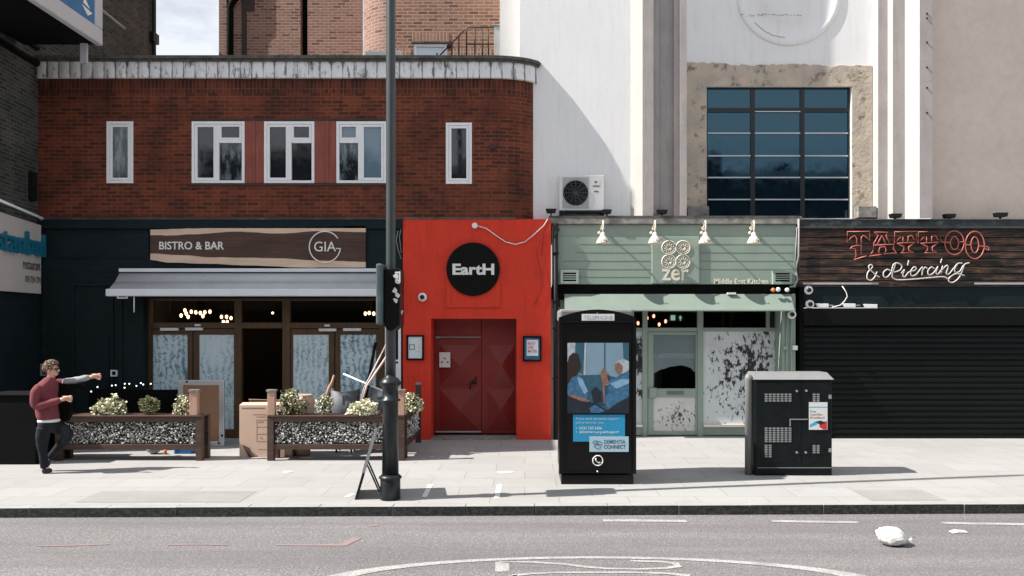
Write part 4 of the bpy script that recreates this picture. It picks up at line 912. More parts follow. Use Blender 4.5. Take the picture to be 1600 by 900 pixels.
# roof railing
rl = thing('roof_railing', 'rusty black metal stair railing on the flat roof', 'railing', P(745, 90, 17)); D = 16.9; b = MB()
for pts in (((682, 92), (726, 47)), ((729, 92), (729, 46), (732, 43), (772, 43)), ((742, 92), (742, 43)), ((754, 92), (754, 43)), ((763, 92), (763, 43)), ((729, 69), (772, 69)), ((717, 92), (717, 57)), ((706, 92), (706, 68)), ((683, 83), (683, 92))): b.tube([P(*q_, D) for q_ in pts], .016, 6)
b.tube([P(700, 75, D), P(706, 66, D)], .05, 6); b.build('bars', 'lintel_dark', rl)
b = MB(); D = 16.7; b.box(X(772, D), X(797, D), D, D + .4, 7.2, Z(40, D)); b.box(X(775, D), X(781, D), D - .01, D, 7.3, Z(43, D)); b.box(X(783, D), X(789, D), D - .01, D, 7.3, Z(43, D)); b.box(X(770, D), X(799, D), D - .03, D + .42, Z(40, D), Z(38.5, D)); tag(b.build('roof_duct', 'ac_panel', bevel=.01), 'pale grey metal duct box on the roof beside the white wall', 'duct')

# ================================================================== GREEN SHOP
zr = thing('green_shop', 'sage green shop front with boarded white windows and door', 'shop', (X(1050, DG), DG, 0))
b = MB(); b.box(X(858, DG), X(1252, DG), DG - .045, DW - .01, Z(350.5, DG), Z(338.5, DG)); b.build('ledge', 'ledge', zr, bevel=.012)
b = MB(); b.box(X(858, DG), X(1248, DG), DG - .05, DG + .1, Z(341, DG), Z(337.6, DG)); b.build('lead_flashing', 'coping', zr)
b = MB(); xa, xd = X(863, DG), X(1243, DG)
zz0, zz1 = Z(444, DG), Z(351, DG); b.box(xa, xd, DG, DG + .2, zz0, Z(370, DG)); b.box(xa, xd, DG + .02, DG + .2, Z(369.8, DG), zz1)
b.build('fascia', 'zer_green', zr)
b = MB()
for py, pa, pb in ((382, 905, 1015), (395, 900, 1240), (408, 880, 1240), (421, 900, 1240), (433, 905, 1015), (382, 1095, 1240)): b.box(X(pa, DG), X(pb, DG), DG - .0035, DG + .002, Z(py + .35, DG), Z(py - .35, DG))
b.build('plank_joints', 'zer_dark', zr)
b = MB(); b.box(xa, xd, DG + .03, DG + .4, Z(459, DG), zz0 - .003); b.build('dark_band', 'matt_black', zr)  # near-black strip between fascia and awning
text('lettering', 'Middle East Kitchen', X(1116, DG), X(1200.5, DG), Z(443.5, DG), Z(435.5, DG), DG, 'cream_paint', zr, .006, .02)
def vent(px0, px1, py0, py1):
    b = MB(); y = DG - .1
    b.frame(X(px0, y), X(px1, y), Z(py1, y), Z(py0, y), y, DG - .001, 4 * y / F); v_ = b.build('vent', 'zer_green', zr, bevel=.004)
    b = MB(); h_ = (py1 - py0 - 8) / 4
    b.box(X(px0 + 4, y), X(px1 - 4, y), y + .05, y + .06, Z(py1 - 4, y), Z(py0 + 4, y)); v2 = b.build('slot', 'matt_black', v_)
    b = MB()
    for i in range(1, 4): z_ = Z(py0 + 4 + h_ * i, y); b.box(X(px0 + 4, y), X(px1 - 4, y), y + .005, y + .05, z_ - .008, z_ + .012)
    b.build('louvre', 'zer_green', v_)
vent(876, 904.5, 422, 443.5); vent(1208, 1238, 422.5, 444)
# sign box
zs = thing('shop_sign', 'green panel sign with clover emblem reading zer', 'sign', P(1055, 444, DG)); y = DG - .045
b = MB(); b.box(X(1018.5, y), X(1093, y), y, DG - .001, Z(443, y), Z(369.5, y)); b.build('panel', 'zer_green', zs, bevel=.012)
text('lettering', 'zer', X(1034.5, y), X(1076, y), Z(438.5, y), Z(420, y), y - .001, 'cream_paint', zs, .008, .012)
b = MB()
for ex, ez in ((1045.2, 387), (1067.2, 387), (1045.2, 408.8), (1067.2, 408.8)):
    c_ = (X(ex, y), Z(ez, y)); sg_ = (1 if ex > 1056 else -1, 1 if ez < 398 else -1)
    for r2, tw_ in ((11.0, .011), (8.3, .006)):
        b.tube([(c_[0] + r2 * y / F * math.cos(a) , y - .005, c_[1] + r2 * y / F * math.sin(a) * .97) for a in [2 * math.pi * i / 20 for i in range(20)]], tw_, 4, True)
    for k in range(10): a = math.pi * k / 5 + .2; b.tube([(c_[0] + 1.6 * y / F * math.cos(a), y - .005, c_[1] + 1.6 * y / F * math.sin(a)), (c_[0] + 8 * y / F * math.cos(a), y - .005, c_[1] + 8 * y / F * math.sin(a))], .006, 4)
    b.tube([(c_[0] + 4.4 * y / F * math.cos(a), y - .005, c_[1] + 4.4 * y / F * math.sin(a)) for a in [2 * math.pi * i / 14 for i in range(14)]], .005, 4, True)
b.build('emblem', 'cream_paint', zs)
# gooseneck lamps (one, then copies)
D = DG - .26
def make_lamp(px, lab):
    o_ = thing('wall_lamp', lab, 'lamp', (X(px, DG), DG - .04, Z(352, DG)), 'cream swan neck lamps above the green shop')
    xx = X(px, DG)
    b = MB(); b.tube([(xx + .0, DG - .04, Z(357, DG)), (xx, DG - .12, Z(350, DG)), (xx, DG - .21, Z(347, DG)), (xx, D + .01, Z(351, DG)), (xx - .005, D, Z(358, DG)), (xx - .01, D, Z(366, DG))], .014, 8); b.lathe((xx, DG - .045, Z(357, DG)), [(.04, -.04), (.04, .01)], 12, 'y'); b.build('arm', 'cream_paint', o_)
    b = MB(); zc_ = Z(383, DG); b.lathe((xx - .015, D, zc_), [(.125, 0), (.128, .02), (.11, .07), (.075, .13), (.045, .165), (.04, .21), (.02, .23)], 22); b.build('lamp_shade', 'cream_paint', o_)
    b = MB()
    for k in range(4): a = -1.9 + k * .45; b.box(xx - .015 + .12 * math.cos(a) - .014, xx - .015 + .12 * math.cos(a) + .014, D - .118, D - .100, zc_ + .035 + .02 * (k % 2), zc_ + .05 + .02 * (k % 2))
    b.build('shade_slots', 'lintel_dark', o_)
    b = MB(); b.blob((xx - .085, D + .03, Z(366, DG)), .03, 8); b.tube([(xx - .075, D + .03, Z(365, DG)), (xx - .04, D, Z(355, DG)), (xx - .005, D, Z(352, DG))], .006, 5); b.build('wire', 'cream_paint', o_)
    return o_
l0 = make_lamp(941, 'cream swan neck lamp at the left end over the green fascia')
for px, lab in ((1021, 'cream swan neck lamp just left over the zer sign'), (1098.5, 'cream swan neck lamp just right of the zer sign'), (1173, 'cream swan neck lamp over the words Middle East Kitchen')):
    copy_tree(l0, (X(px, DG), DG - .04, Z(352, DG)), lab)
# awning of the green shop
za = thing('shop_awning', 'narrow sage green awning over the green shop front', 'awning', (X(1060, DG), DG, Z(485, DG)))
ax0, ax1 = X(882, DG - .05), X(1236, DG - .05); y1, y0 = DG - .02, DG - .25
b = MB(); b.poly([(ax0, y0, Z(484, y0)), (ax1, y0, Z(484, y0)), (ax1, y1, Z(459.5, y1)), (ax0, y1, Z(459.5, y1))]); b.poly([(ax0, y0, Z(484, y0)), (ax0, y1, Z(459.5, y1)), (ax0, y1, Z(484, y0))]); b.poly([(ax1, y0, Z(484, y0)), (ax1, y1, Z(484, y0)), (ax1, y1, Z(459.5, y1))]); b.poly([(ax0, y0, Z(484, y0)), (ax0, y1, Z(484, y0)), (ax1, y1, Z(484, y0)), (ax1, y0, Z(484, y0))])
b.build('canopy', 'awning_green', za)
b = MB(); b.box(ax0 - .01, ax1 + .01, y0 - .03, y0 - .001, Z(486.2, y0), Z(483.6, y0)); b.build('front_rail', 'zer_green', za, bevel=.004)
b = MB(); bx(b, 1137, 1150, 457, 460, DG - .1, DG - .03); b.build('cable_box', 'white_paint', za)
for i, (px, py) in enumerate(((1208, 453), (1216, 452.5), (1230, 453))):
    MB().blob((X(px, DG - .15), DG - .15, Z(py, DG - .15)), .045, 10, .12).build('alarm_lamp', ['orange_plastic', 'white_paint', 'white_paint'][i], za)
# joinery
s0 = DG + .42
ztop = Z(484, s0)
b = MB()
for pa, pb in ((868, 885), (1004, 1012), (1090, 1099), (1222, 1228)): b.box(X(pa, s0), X(pb, s0), s0, s0 + .1, 0, ztop + .2)
b.box(X(885, s0), X(1004, s0), s0 + .01, s0 + .09, Z(518, s0), Z(512, s0)); b.box(X(1012, s0) + .001, X(1090, s0) - .001, s0 + .01, s0 + .09, Z(518, s0), Z(512, s0)); b.box(X(1099, s0) + .001, X(1222, s0) - .001, s0 + .01, s0 + .09, Z(518, s0), Z(512, s0))
b.box(X(1198, s0), X(1203, s0), s0 + .01, s0 + .08, Z(512, s0), ztop + .1)
b.build('joinery', 'zer_green', zr, bevel=.006)
b = MB(); b.box(X(1099, s0) + .001, X(1222, s0) - .001, s0 + .02, s0 + .09, .02, Z(665, s0)); b.box(X(885, s0) + .001, X(1004, s0) - .001, s0 + .02, s0 + .09, .02, Z(665, s0)); b.build('stallriser', 'zer_green', zr)
b = MB(); b.box(X(1099, s0) + .001, X(1222, s0) - .001, s0 - .03, s0 + .05, Z(667, s0), Z(663.5, s0)); b.build('sill', 'cream_paint', zr)
b = MB(); b.box(X(885, s0) + .001, X(1004, s0) - .001, s0 - .03, s0 + .05, Z(667, s0), Z(663.5, s0)); b.build('sill', 'cream_paint', zr)
b = MB(); b.box(X(862, DG), X(868, s0), s0 - .05, s0 + .1, 0, ztop + .2); b.build('pier', 'zer_green', zr, bevel=.005)
b = MB(); b.box(X(1222, DG + .02), X(1243, DG + .02), DG + .02, s0 + .1, 0, Z(459.6, DG)); b.build('pier', 'zer_green', zr, bevel=.005)
b = MB()
for px in (1229, 1236): b.tube([(X(px, DG), DG - .0, 0.02), (X(px, DG), DG - .0, Z(488, DG))], .018, 6)
b.build('conduit', 'zer_green', zr)
bx(MB(), 1239, 1246.5, 540, 547, DG - .06, DG + .02).build('switch_box', 'white_paint', zr, bevel=.005); bx(MB(), 1224, 1230, 541, 546.5, DG - .05, DG).build('switch_box', 'zer_green', zr)
torn('torn_window', (.66, .70, .72), (.02, .025, .025), X(1172, s0) - X(1050, DG), 1.35, 1.05, 1.25, .34, 12)
torn('torn_small', (.68, .68, .66), (.05, .05, .05), X(1060, s0) - X(1050, DG), .4, .7, .5, .12, 15)
torn('torn_left', (.6, .65, .67), (.02, .025, .025), X(1000, s0) - X(1050, DG), 1.5, .3, .8, .4)
MB().box(X(1099, s0), X(1222, s0), s0 + .05, s0 + .06, Z(664, s0), Z(517, s0)).build('window_pane', 'torn_window', zr)
MB().box(X(885, s0), X(1004, s0), s0 + .05, s0 + .06, Z(664, s0), Z(517, s0)).build('window_pane', 'torn_left', zr)
b = MB()
for pa, pb in ((885, 1004), (1012, 1090), (1099, 1197), (1204, 1222)): b.box(X(pa, s0), X(pb, s0), s0 + .05, s0 + .056, Z(513, s0), ztop + .02)
b.build('transom_glass', 'clear_glass', zr)
# door
b = MB(); yy = s0 + .02; pts_ = (1013, 1021, 1087, 1090)
b.box(X(1012.5, yy), X(1021, yy), yy, yy + .06, .02, Z(518.5, yy)); b.box(X(1087, yy), X(1089.6, yy), yy, yy + .06, .02, Z(518.5, yy))
for q0, q1 in ((518.5, 523.5), (607, 620.5), (673.5, 690)): b.box(X(1021, yy) + .001, X(1087, yy) - .001, yy + .001, yy + .06, max(.02, Z(q1, yy)), Z(q0, yy) - .001)
dz = b.build('door', 'zer_green', zr, bevel=.005)
MB().box(X(1020, yy), X(1088, yy), yy + .03, yy + .04, Z(674, yy), Z(620, yy)).build('pane', 'torn_small', dz)
MB().box(X(1020, yy), X(1088, yy), yy + .03, yy + .036, Z(608, yy), Z(523, yy)).build('pane', 'clear_glass', dz)
b = MB(); bl = [(1021, 570)] ; crv = edge([(1020, 584), (1035, 577), (1050, 573), (1065, 571), (1078, 574), (1088, 583)], 24)
b.prism([(X(a, yy), Z(c, yy)) for a, c in reversed(crv)] + [(X(1020, yy), Z(523, yy)), (X(1088, yy), Z(523, yy))], yy + .045, yy + .05); b.build('reflection_sheet', 'poster_white', dz)  # pale street reflection of the upper door glass, built as a sheet behind it
bx(MB(), 1042, 1068.5, 611, 616.5, yy - .012, yy).build('letter_slot', 'zer_dark', dz, bevel=.004); bx(MB(), 1015, 1026, 606, 622, yy - .06, yy - .001).build('lock_box', 'zer_green', dz, bevel=.006)
b = MB(); xa, xd = X(868, s0) - .1, X(1228, s0) + .1; yb_ = s0 + 3
b.poly([(xa, yb_, 0), (xd, yb_, 0), (xd, yb_, 3.2), (xa, yb_, 3.2)]); b.poly([(xa, s0 + .11, 0), (xa, yb_, 0), (xa, yb_, 3.2), (xa, s0 + .11, 3.2)]); b.poly([(xd, s0 + .11, 0), (xd, s0 + .11, 3.2), (xd, yb_, 3.2), (xd, yb_, 0)]); b.poly([(xa, s0 + .101, ztop + .2), (xa, yb_, ztop + .2), (xd, yb_, ztop + .2), (xd, s0 + .101, ztop + .2)])
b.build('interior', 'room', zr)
hb = thing('string_light', 'small orange pendant bulbs inside the green shop', 'lights', P(1020, 490, 17.5))
for px, py in ((997, 505), (1007, 500), (1011, 497), (1021.5, 494), (1030, 507), (1040, 502)): MB().blob(P(px, py, 17.3), .03, 8, 0, (1, 1, 1.5)).build('bulb', 'small_bulb', hb)
b = MB(); b.tube([(X(995, 17.3), 17.3, ztop + .15), (X(1045, 17.3), 17.3, ztop + .15)], .008, 5)
for px, py in ((997, 505), (1007, 500), (1011, 497), (1021.5, 494), (1030, 507), (1040, 502)): b.tube([P(px, py - 3, 17.3), (X(px, 17.3), 17.3, ztop + .15)], .004, 4)
b.build('cable', 'matt_black', hb)
ex = thing('exit_sign', 'small running man exit sign with an arrow inside the green shop', 'sign', P(1055, 501, 17.2)); D = 17.2
bx(MB(), 1046, 1068, 491, 502, D, D + .04).build('housing', 'zer_dark', ex)
b = MB(); bx(b, 1048, 1055, 492.5, 500.5, D - .006, D - .001); b.build('pictogram', 'exit_sign', ex)
b = MB(); b.prism([(X(a, D), Z(c, D)) for a, c in ((1060, 497), (1063, 493), (1066, 497), (1063.8, 497), (1063.8, 501), (1062.2, 501), (1062.2, 497))][::-1], D - .006, D - .001); b.build('arrow', 'exit_sign', ex)
cctv(1236, 491.5, DG, 'white dome camera on the green pier at the shop end')
b = MB()
for px in (868,): b.tube([(X(px, DG), DG - .07, .0), (X(px, DG), DG - .07, Z(350, DG))], .045, 10); 
for py in (395, 470, 512, 590): b.box(X(863, DG), X(873, DG), DG - .12, DG - .0, Z(py + 2, DG), Z(py, DG))
b.build('downpipe', 'black_paint', zr)
b = MB(); b.box(X(864, DG), X(875, DG), DG - .1, DG + .1, Z(480, DG), Z(468, DG)); b.tube([P(874, 357, DG - .1), P(866, 372, DG - .1)], .016, 6); b.build('junction_box', 'black_paint', zr)
b = MB(); b.tube([P(*q, DG - .06) for q in ((1248, 342), (1247.5, 400), (1243, 420), (1246, 437), (1241, 447), (1234, 448))], .022, 8); b.tube([P(*q, DG - .07) for q in ((1245, 355), (1242, 425))], .01, 6); tag(b.build('cable_run', 'cable_grey'), 'grey cable running down between the green and the black shop', 'cable')

# ================================================================== TATTOO SHOP
ts = thing('shuttered_shop', 'black shuttered tattoo shop with charred timber fascia', 'shop', (X(1430, DG), DG, 0)); DT = DG
xa, xd = X(1249, DT), X(1790, DT)
b = MB(); b.box(xa, xd, DT - .06, DW + .0, Z(357.5, DT), Z(344.5, DT)); b.build('cornice', 'tattoo_trim', ts, bevel=.01)
b = MB(); b.box(xa, xd, DT - .063, DT - .0, Z(356.2, DT), Z(354.8, DT)); b.box(xa, xd, DT - .07, DW, Z(344.4, DT), Z(342.8, DT)); b.build('edge_strip', 'coping', ts)
b = MB(); b.box(xa, xd, DT, DT + .25, Z(448, DT), Z(357.6, DT))
b.build('fascia', 'charred', ts)
b = MB()
for py in (371, 383, 393, 404, 416, 427, 438): b.box(xa, xd, DT - .006, DT - .001, Z(py + .5, DT), Z(py - .5, DT))
b.build('plank_joints', 'matt_black', ts)
b = MB(); b.box(X(1255, DT), X(1372, DT), DT - .02, DT, Z(444.5, DT), Z(441.5, DT)); b.box(X(1522, DT), X(1640, DT), DT - .02, DT, Z(444.5, DT), Z(441.5, DT)); b.build('batten', 'ac_panel', ts)
b = MB(); b.box(xa, xd, DT + .02, DT + .3, Z(480, DT), Z(448, DT) - .002); b.build('lower_fascia', 'navy', ts)
b = MB(); b.box(X(1372, DT), xd, DT + .01, DT + .019, Z(481.5, DT), Z(479.8, DT)); b.build('flashing', 'coping', ts)
b = MB(); b.box(X(1254, DT), xd, DT - .05, DT + .28, Z(508, DT), Z(481.6, DT)); b.build('shutter_box', 'shutter_box', ts, bevel=.01)
b = MB(); b.box(xa, X(1255, DT), DT - .03, DT + .3, 0, Z(448, DT) - .004); b.build('pier', 'matt_black', ts)
# slats: real corrugated profile
b = MB(); ys = DT + .12; pz = Z(508, ys); pitch = 8.95 * ys / F; z_ = pz; x0_, x1_ = X(1255, DT), xd
prof = []
while z_ > 0:
    for f_, dy in ((0, 0), (.16, .0), (.24, -.022), (.6, -.03), (.9, -.02), (.98, 0)): prof.append((z_ - pitch * f_, ys + dy))
    z_ -= pitch
prof = [(max(0, a), c) for a, c in prof]
for i in range(len(prof) - 1):
    (za_, yA), (zb2, yB) = prof[i], prof[i + 1]
    if za_ - zb2 > 1e-5: b.poly([(x0_, yB, zb2), (x1_, yB, zb2), (x1_, yA, za_), (x0_, yA, za_)])
b.build('roller_shutter', 'shutter', ts)
for i, (pa, pb, q0) in enumerate(((1275, 1295, 474), (1317, 1337, 474), (1350, 1371, 475))):
    o_ = thing('sign_floodlight', ('slim white fitting leftmost of three above the shutter', 'slim white fitting in the middle of three above the shutter', 'slim white fitting rightmost of three above the shutter')[i], 'light', P((pa + pb) / 2, q0, DT), 'white fittings above the black shutter')
    b = MB(); y = DT - .05; b.prism([(X(pa, y), Z(q0, y)), (X(pa + 3, y), Z(q0 + 6, y)), (X(pb, y), Z(q0 + 6, y)), (X(pb, y), Z(q0 + .5, y))][::-1], y, DT + .01); b.build('housing', 'white_paint', o_, bevel=.005)
    b = MB(); b.box(X(pb - 2, y), X(pb + (8 if i < 2 else 1), y), y + .03, y + .05, Z(q0 + 4, y), Z(q0 + 2, y)); b.build('arm', 'cable_grey', o_)
b = MB(); b.tube([P(*q, DT - .03) for q in ((1316, 447), (1322, 456), (1324, 463), (1320, 470), (1313, 477), (1300, 480))], .01, 6); tag(b.build('loose_cable', 'cable_white'), 'white cable dangling over the dark band above the shutter', 'cable')
for q, lab in (((1262, 453.5), 'upper round white camera at the left end of the shutter box'), ((1264, 475.5), 'lower round camera at the left end of the shutter box')):
    cctv(q[0], q[1], DT + .02, lab)
# neon
ne = thing('neon_sign', 'unlit red neon tubes reading TATTOO above white script & Piercing', 'neon sign', P(1432, 440, DT))
def nx(c): return P(1300 + c[0] * .1875, 345 + c[1] * .1875, DT - .05)
def smooth(pts, n=4, closed=False):
    o_ = []; K = len(pts); rng = range(K) if closed else range(K - 1)
    for i in rng:
        p0, p1, p2, p3 = (pts[(i - 1) % K], pts[i], pts[(i + 1) % K], pts[(i + 2) % K]) if closed else (pts[max(i - 1, 0)], pts[i], pts[i + 1], pts[min(i + 2, K - 1)])
        for j in range(n):
            u = j / n; o_.append(tuple(.5 * (2 * p1[k] + (p2[k] - p0[k]) * u + (2 * p0[k] - 5 * p1[k] + 4 * p2[k] - p3[k]) * u * u + (3 * p1[k] - p0[k] - 3 * p2[k] + p3[k]) * u ** 3) for k in (0, 1)))
    if not closed: o_.append(pts[-1])
    return o_
T1 = [[(125, 175), (128, 90), (312, 88), (315, 165), (295, 145), (262, 122), (245, 135), (243, 200), (205, 200), (207, 150), (190, 122), (160, 140)], [(150, 235), (165, 215), (205, 206), (242, 206), (242, 280), (290, 290), (180, 325), (200, 290), (195, 235), (170, 228)]]
A1 = [[(350, 95), (465, 95), (450, 120), (478, 190), (445, 196), (430, 150), (415, 125), (395, 160), (378, 195), (345, 195), (385, 120)], [(345, 203), (518, 195), (510, 230), (538, 268), (430, 275), (452, 250), (440, 215), (400, 220), (388, 260), (415, 280), (308, 295), (340, 255)]]
T2 = [[(520, 183), (522, 92), (705, 90), (705, 165), (680, 150), (665, 122), (635, 130), (632, 183), (592, 183), (590, 130), (565, 140)], [(540, 188), (690, 180), (660, 205), (638, 218), (640, 245), (682, 265), (570, 268), (598, 245), (598, 212), (565, 202)]]
T3 = [[(a + 197, c) for a, c in s_] for s_ in T2]
def ell(cx_, cy_, rx, ry, n=22): return [(cx_ + rx * math.cos(2 * math.pi * i / n), cy_ + ry * math.sin(2 * math.pi * i / n)) for i in range(n)]
b = MB()
for s_ in T1 + A1 + T2 + T3 + [ell(1020, 183, 80, 100), ell(1020, 185, 34, 54), ell(1190, 202, 80, 115), ell(1190, 200, 32, 66)]: b.tube([nx(c) for c in s_], .0115, 6, True)
for s_ in ([(905, 170), (930, 178), (985, 182)], [(1052, 178), (1112, 172)], [(1222, 210), (1270, 212), (1305, 222), (1300, 245), (1275, 228)], [(1112, 200), (1160, 202)]): b.tube([nx(c) for c in smooth(s_)], .0115, 6)
b.build('red_tubes', 'neon_red', ne)
scr = [[(395, 470), (370, 455), (312, 402), (308, 376), (325, 366), (338, 380), (325, 402), (298, 432), (293, 480), (325, 496), (355, 470), (375, 425)],
       [(488, 418), (460, 405), (430, 430), (432, 465), (460, 468), (492, 430), (512, 365), (548, 352), (582, 378), (565, 412), (518, 428)],
       [(532, 352), (512, 410), (500, 458), (515, 482), (560, 492), (700, 485), (880, 468), (940, 470), (972, 490)],
       [(575, 440), (604, 405), (590, 450), (605, 468), (640, 428), (690, 412), (702, 392), (682, 386), (656, 420), (662, 458), (700, 448), (735, 405), (758, 386), (748, 455)], [(630, 372), (640, 330)],
       [(748, 425), (775, 388), (795, 398)], [(852, 398), (828, 386), (800, 415), (806, 450), (842, 438), (872, 398), (884, 380), (866, 428), (880, 446), (908, 412)], [(904, 352), (915, 318)],
       [(922, 376), (906, 440)], [(910, 415), (955, 372), (966, 388), (952, 436), (975, 442), (1015, 395), (1050, 356), (1086, 354)], [(1050, 356), (1022, 400), (1030, 430), (1066, 420), (1100, 366), (1145, 350)],
       [(1102, 368), (1062, 468), (1010, 512), (975, 505), (978, 475), (1035, 440), (1105, 456)]]
b = MB()
for s_ in scr: b.tube([nx(c) for c in smooth(s_)], .0125, 6)
b.build('white_tubes', 'neon_white', ne)

# ================================================================== STREET THINGS
# lamp post
PX, PD = X(610, 10.37), 10.37
lp = thing('lamp_post', 'tall dark painted lamp post on the pavement in front of the bistro', 'lamp post', (PX, PD, 0))
sc_ = PD / F
b = MB(); b.lathe((PX, PD, 0), [(.13, 0), (.13, .26), (.125, .27), (.145, .275), (.15, .29), (.13, .31), (.105, .33)], 28); b.lathe((PX, PD, 0), [(.108, .33), (.10, 1.26), (.102, 1.27), (.13, 1.28), (.13, 1.30), (.102, 1.31), (.098, 1.46), (.13, 1.48), (.142, 1.505), (.135, 1.53), (.10, 1.575), (.072, 1.59), (.066, 1.62)], 28); b.build('base', 'post_iron', lp)
b = MB(); b.lathe((PX + .005, PD, 0), [(.066, 1.6), (.062, 3.1), (.06, 9.6), (.05, 9.7)], 20); b.build('shaft', 'post_grey', lp)
b = MB(); b.tube([(PX, PD, 9.5), (PX, PD, 9.8), (PX, PD - .3, 10.1), (PX, PD - 1.2, 10.2)], .045, 8); b.box(PX - .15, PX + .15, PD - 1.9, PD - 1.1, 10.12, 10.26); b.build('lamp_head', 'post_grey', lp)
D = PD - .02
sb_ = thing('traffic_signal', 'grey and black signal box strapped to the lamp post with torn stickers', 'traffic signal', (PX, PD, 2.2))
def pz(py): return Z(py, PD)
b = MB(); b.prism([(X(603, D), pz(421)), (X(603, D), pz(508)), (X(609, D), pz(517)), (X(617, D), pz(517)), (X(627.5, D), pz(508)), (X(627.5, D), pz(421))][::-1], D - .16, D + .22); b.build('body', 'kiosk_black', sb_, bevel=.012)
b = MB(); b.box(X(592.5, D), X(602.6, D), D - .24, D + .2, pz(507.5), pz(414)); b.build('backing_board', 'box_teal', sb_, bevel=.025, seg=3)
b = MB(); y = D - .163; rnd = random.Random(9)
for (px, py) in ((619, 433), (621, 441), (617.5, 455), (620, 462), (618, 470)):
    x_, z_ = X(px, y), pz(py); k = [(x_ + rnd.uniform(.015, .05) * math.cos(a), z_ + rnd.uniform(.02, .05) * math.sin(a)) for a in [2 * math.pi * i / 7 for i in range(7)]]; b.prism(k, y - .002, y)
bx(b, 617, 625, 424.5, 427, y, y + .002); bx(b, 623, 625.5, 424, 442, y - .001, y + .001)
b.build('stickers', 'sticker', sb_)
b = MB(); b.tube([(X(628.5, D), D, pz(485)), (X(617.5, D), D, pz(513))], .014, 6); b.build('stay', 'white_metal', sb_)
# folding pavement sign seen edge-on beside the post
D = 10.35; af = thing('folding_sign', 'black folding pavement sign seen edge on against the lamp post', 'sign', P(578, 781, D))
b = MB(); pa, pb = Vector(P(556, 781, D)), Vector(P(589, 668, D)); dr_ = (pb - pa).normalized(); nn = Vector((dr_.z, 0, -dr_.x))
def plank(b, a, c, th, y0, y1):
    d_ = (c - a).normalized(); n_ = Vector((d_.z, 0, -d_.x)) * th / 2; q = [a - n_, a + n_, c + n_, c - n_]
    b.prism([(v_.x, v_.z) for v_ in q], y0, y1)
plank(b, pa, pb, .035, D - .02, D + .6); b.v = [(v_[0] + (v_[1] - D) * -.15, v_[1], v_[2]) for v_ in b.v]; b.build('panel', 'black_paint', af, bevel=.004)
b = MB(); plank(b, pa + (pb - pa) * .38, pb, .04, D - .03, D - .021); b.build('edge_trim', 'vent_grey', af)
b = MB(); b.tube([P(575, 720, D), P(600, 778, D)], .011, 6); b.tube([P(571, 720, D + .5), P(596, 776, D + .5)], .011, 6); b.tube([P(596, 768, D), P(596, 768, D + .55)][0:1] + [(X(594, D), D + .55, Z(765, D))], .009, 6); b.build('rear_leg', 'black_paint', af)

# kiosk
KD = 11.33; kx0, kx1 = X(873.5, KD), X(994, KD)
ks = thing('telephone_kiosk', 'black telephone kiosk with arched top and advertising panel', 'telephone kiosk', ((kx0 + kx1) / 2, KD, 0))
b = MB(); b.box(kx0 + .02, kx1 - .02, KD + .02, KD + .95, .15, Z(503, KD)); b.build('body', 'kiosk_black', ks, bevel=.015)
b = MB(); b.box(X(877, KD), X(990, KD), KD + .01, KD + .93, 0, Z(742.5, KD)); b.build('plinth', 'kiosk_black', ks)
b = MB(); arch = [(kx0, Z(503, KD)), (kx1, Z(503, KD)), (kx1, Z(496, KD))]
for i in range(1, 20): u = i / 20; arch.append((kx1 + (kx0 - kx1) * u, Z(496 - 12.5 * math.sin(math.pi * u) ** .9, KD)))
arch.append((kx0, Z(496, KD))); b.prism(arch, KD, KD + .12); b.build('arched_header', 'kiosk_black', ks)
b = MB(); b.box(kx0 + .01, kx1 - .01, KD + .125, KD + .96, Z(502.5, KD), Z(482.5, KD)); b.build('roof', 'kiosk_roof_sunlit', ks, bevel=.04, seg=3)
b = MB(); b.box(kx0 - .005, kx1 + .005, KD - .02, KD + .1, Z(504.5, KD), Z(502.5, KD) - .001); b.box(kx0, kx0 + .05, KD - .015, KD + .02, .15, Z(505, KD)); b.box(kx1 - .05, kx1, KD - .015, KD + .02, .15, Z(505, KD)); b.box(X(879, KD), X(989, KD), KD - .012, KD + .02, Z(733, KD), Z(731.5, KD)); b.build('trim', 'kiosk_black', ks, bevel=.004)
b = MB(); b.box(X(878.2, KD), X(986.5, KD), KD, KD + .02, Z(738, KD), Z(505.5, KD)); b.build('glazed_door', 'kiosk_black', ks)
def kb(b, a, c, d, e, k): return bx(b, a, c, d, e, KD - .002 * k - .001, KD - .0005)
kb(MB(), 909, 960, 490.5, 501, 1).build('name_strip', 'paper', ks)
text('lettering', 'TELEPHONE', X(912, KD), X(957, KD), Z(499, KD), Z(493, KD), KD - .003, 'poster_grey', ks, .002)
# printed poster
po = kb(MB(), 886.7, 982.6, 535.7, 645, 1); po = po.build('poster', 'poster_sky', ks)
def kp(name, pts, mat, k):
    y = KD - .003 - .0015 * k; MB().poly([(X(860 + a / 2.813, KD), y, Z(460 + c / 2.813, KD)) for a, c in pts][::-1]).build(name, mat, po)
kp('print', [(75, 213), (110, 213), (105, 300), (75, 300)], 'poster_grey', 1); kp('print', [(110, 213), (150, 213), (145, 355), (108, 330)], 'poster_teal', 1); kp('print', [(148, 213), (158, 213), (155, 355), (145, 355)], 'poster_grey', 1)
kp('print', [(236, 213), (241, 213), (241, 355), (236, 355)], 'poster_teal', 1); kp('print', [(318, 213), (345, 213), (345, 300), (322, 300)], 'poster_teal', 1)
kp('print', [(75, 385), (130, 355), (240, 352), (345, 380), (345, 520), (75, 520)], 'poster_teal', 2)
kp('print', [(75, 300), (82, 272), (100, 256), (120, 262), (126, 285), (134, 312), (126, 335), (118, 352), (75, 405)], 'poster_skin_dark', 3)
kp('print', [(75, 400), (95, 365), (125, 352), (150, 380), (170, 430), (158, 465), (120, 455), (75, 440)], 'poster_shirt', 4); kp('print', [(118, 362), (140, 372), (165, 425), (150, 440), (125, 395)], 'poster_shirt_hi', 5)
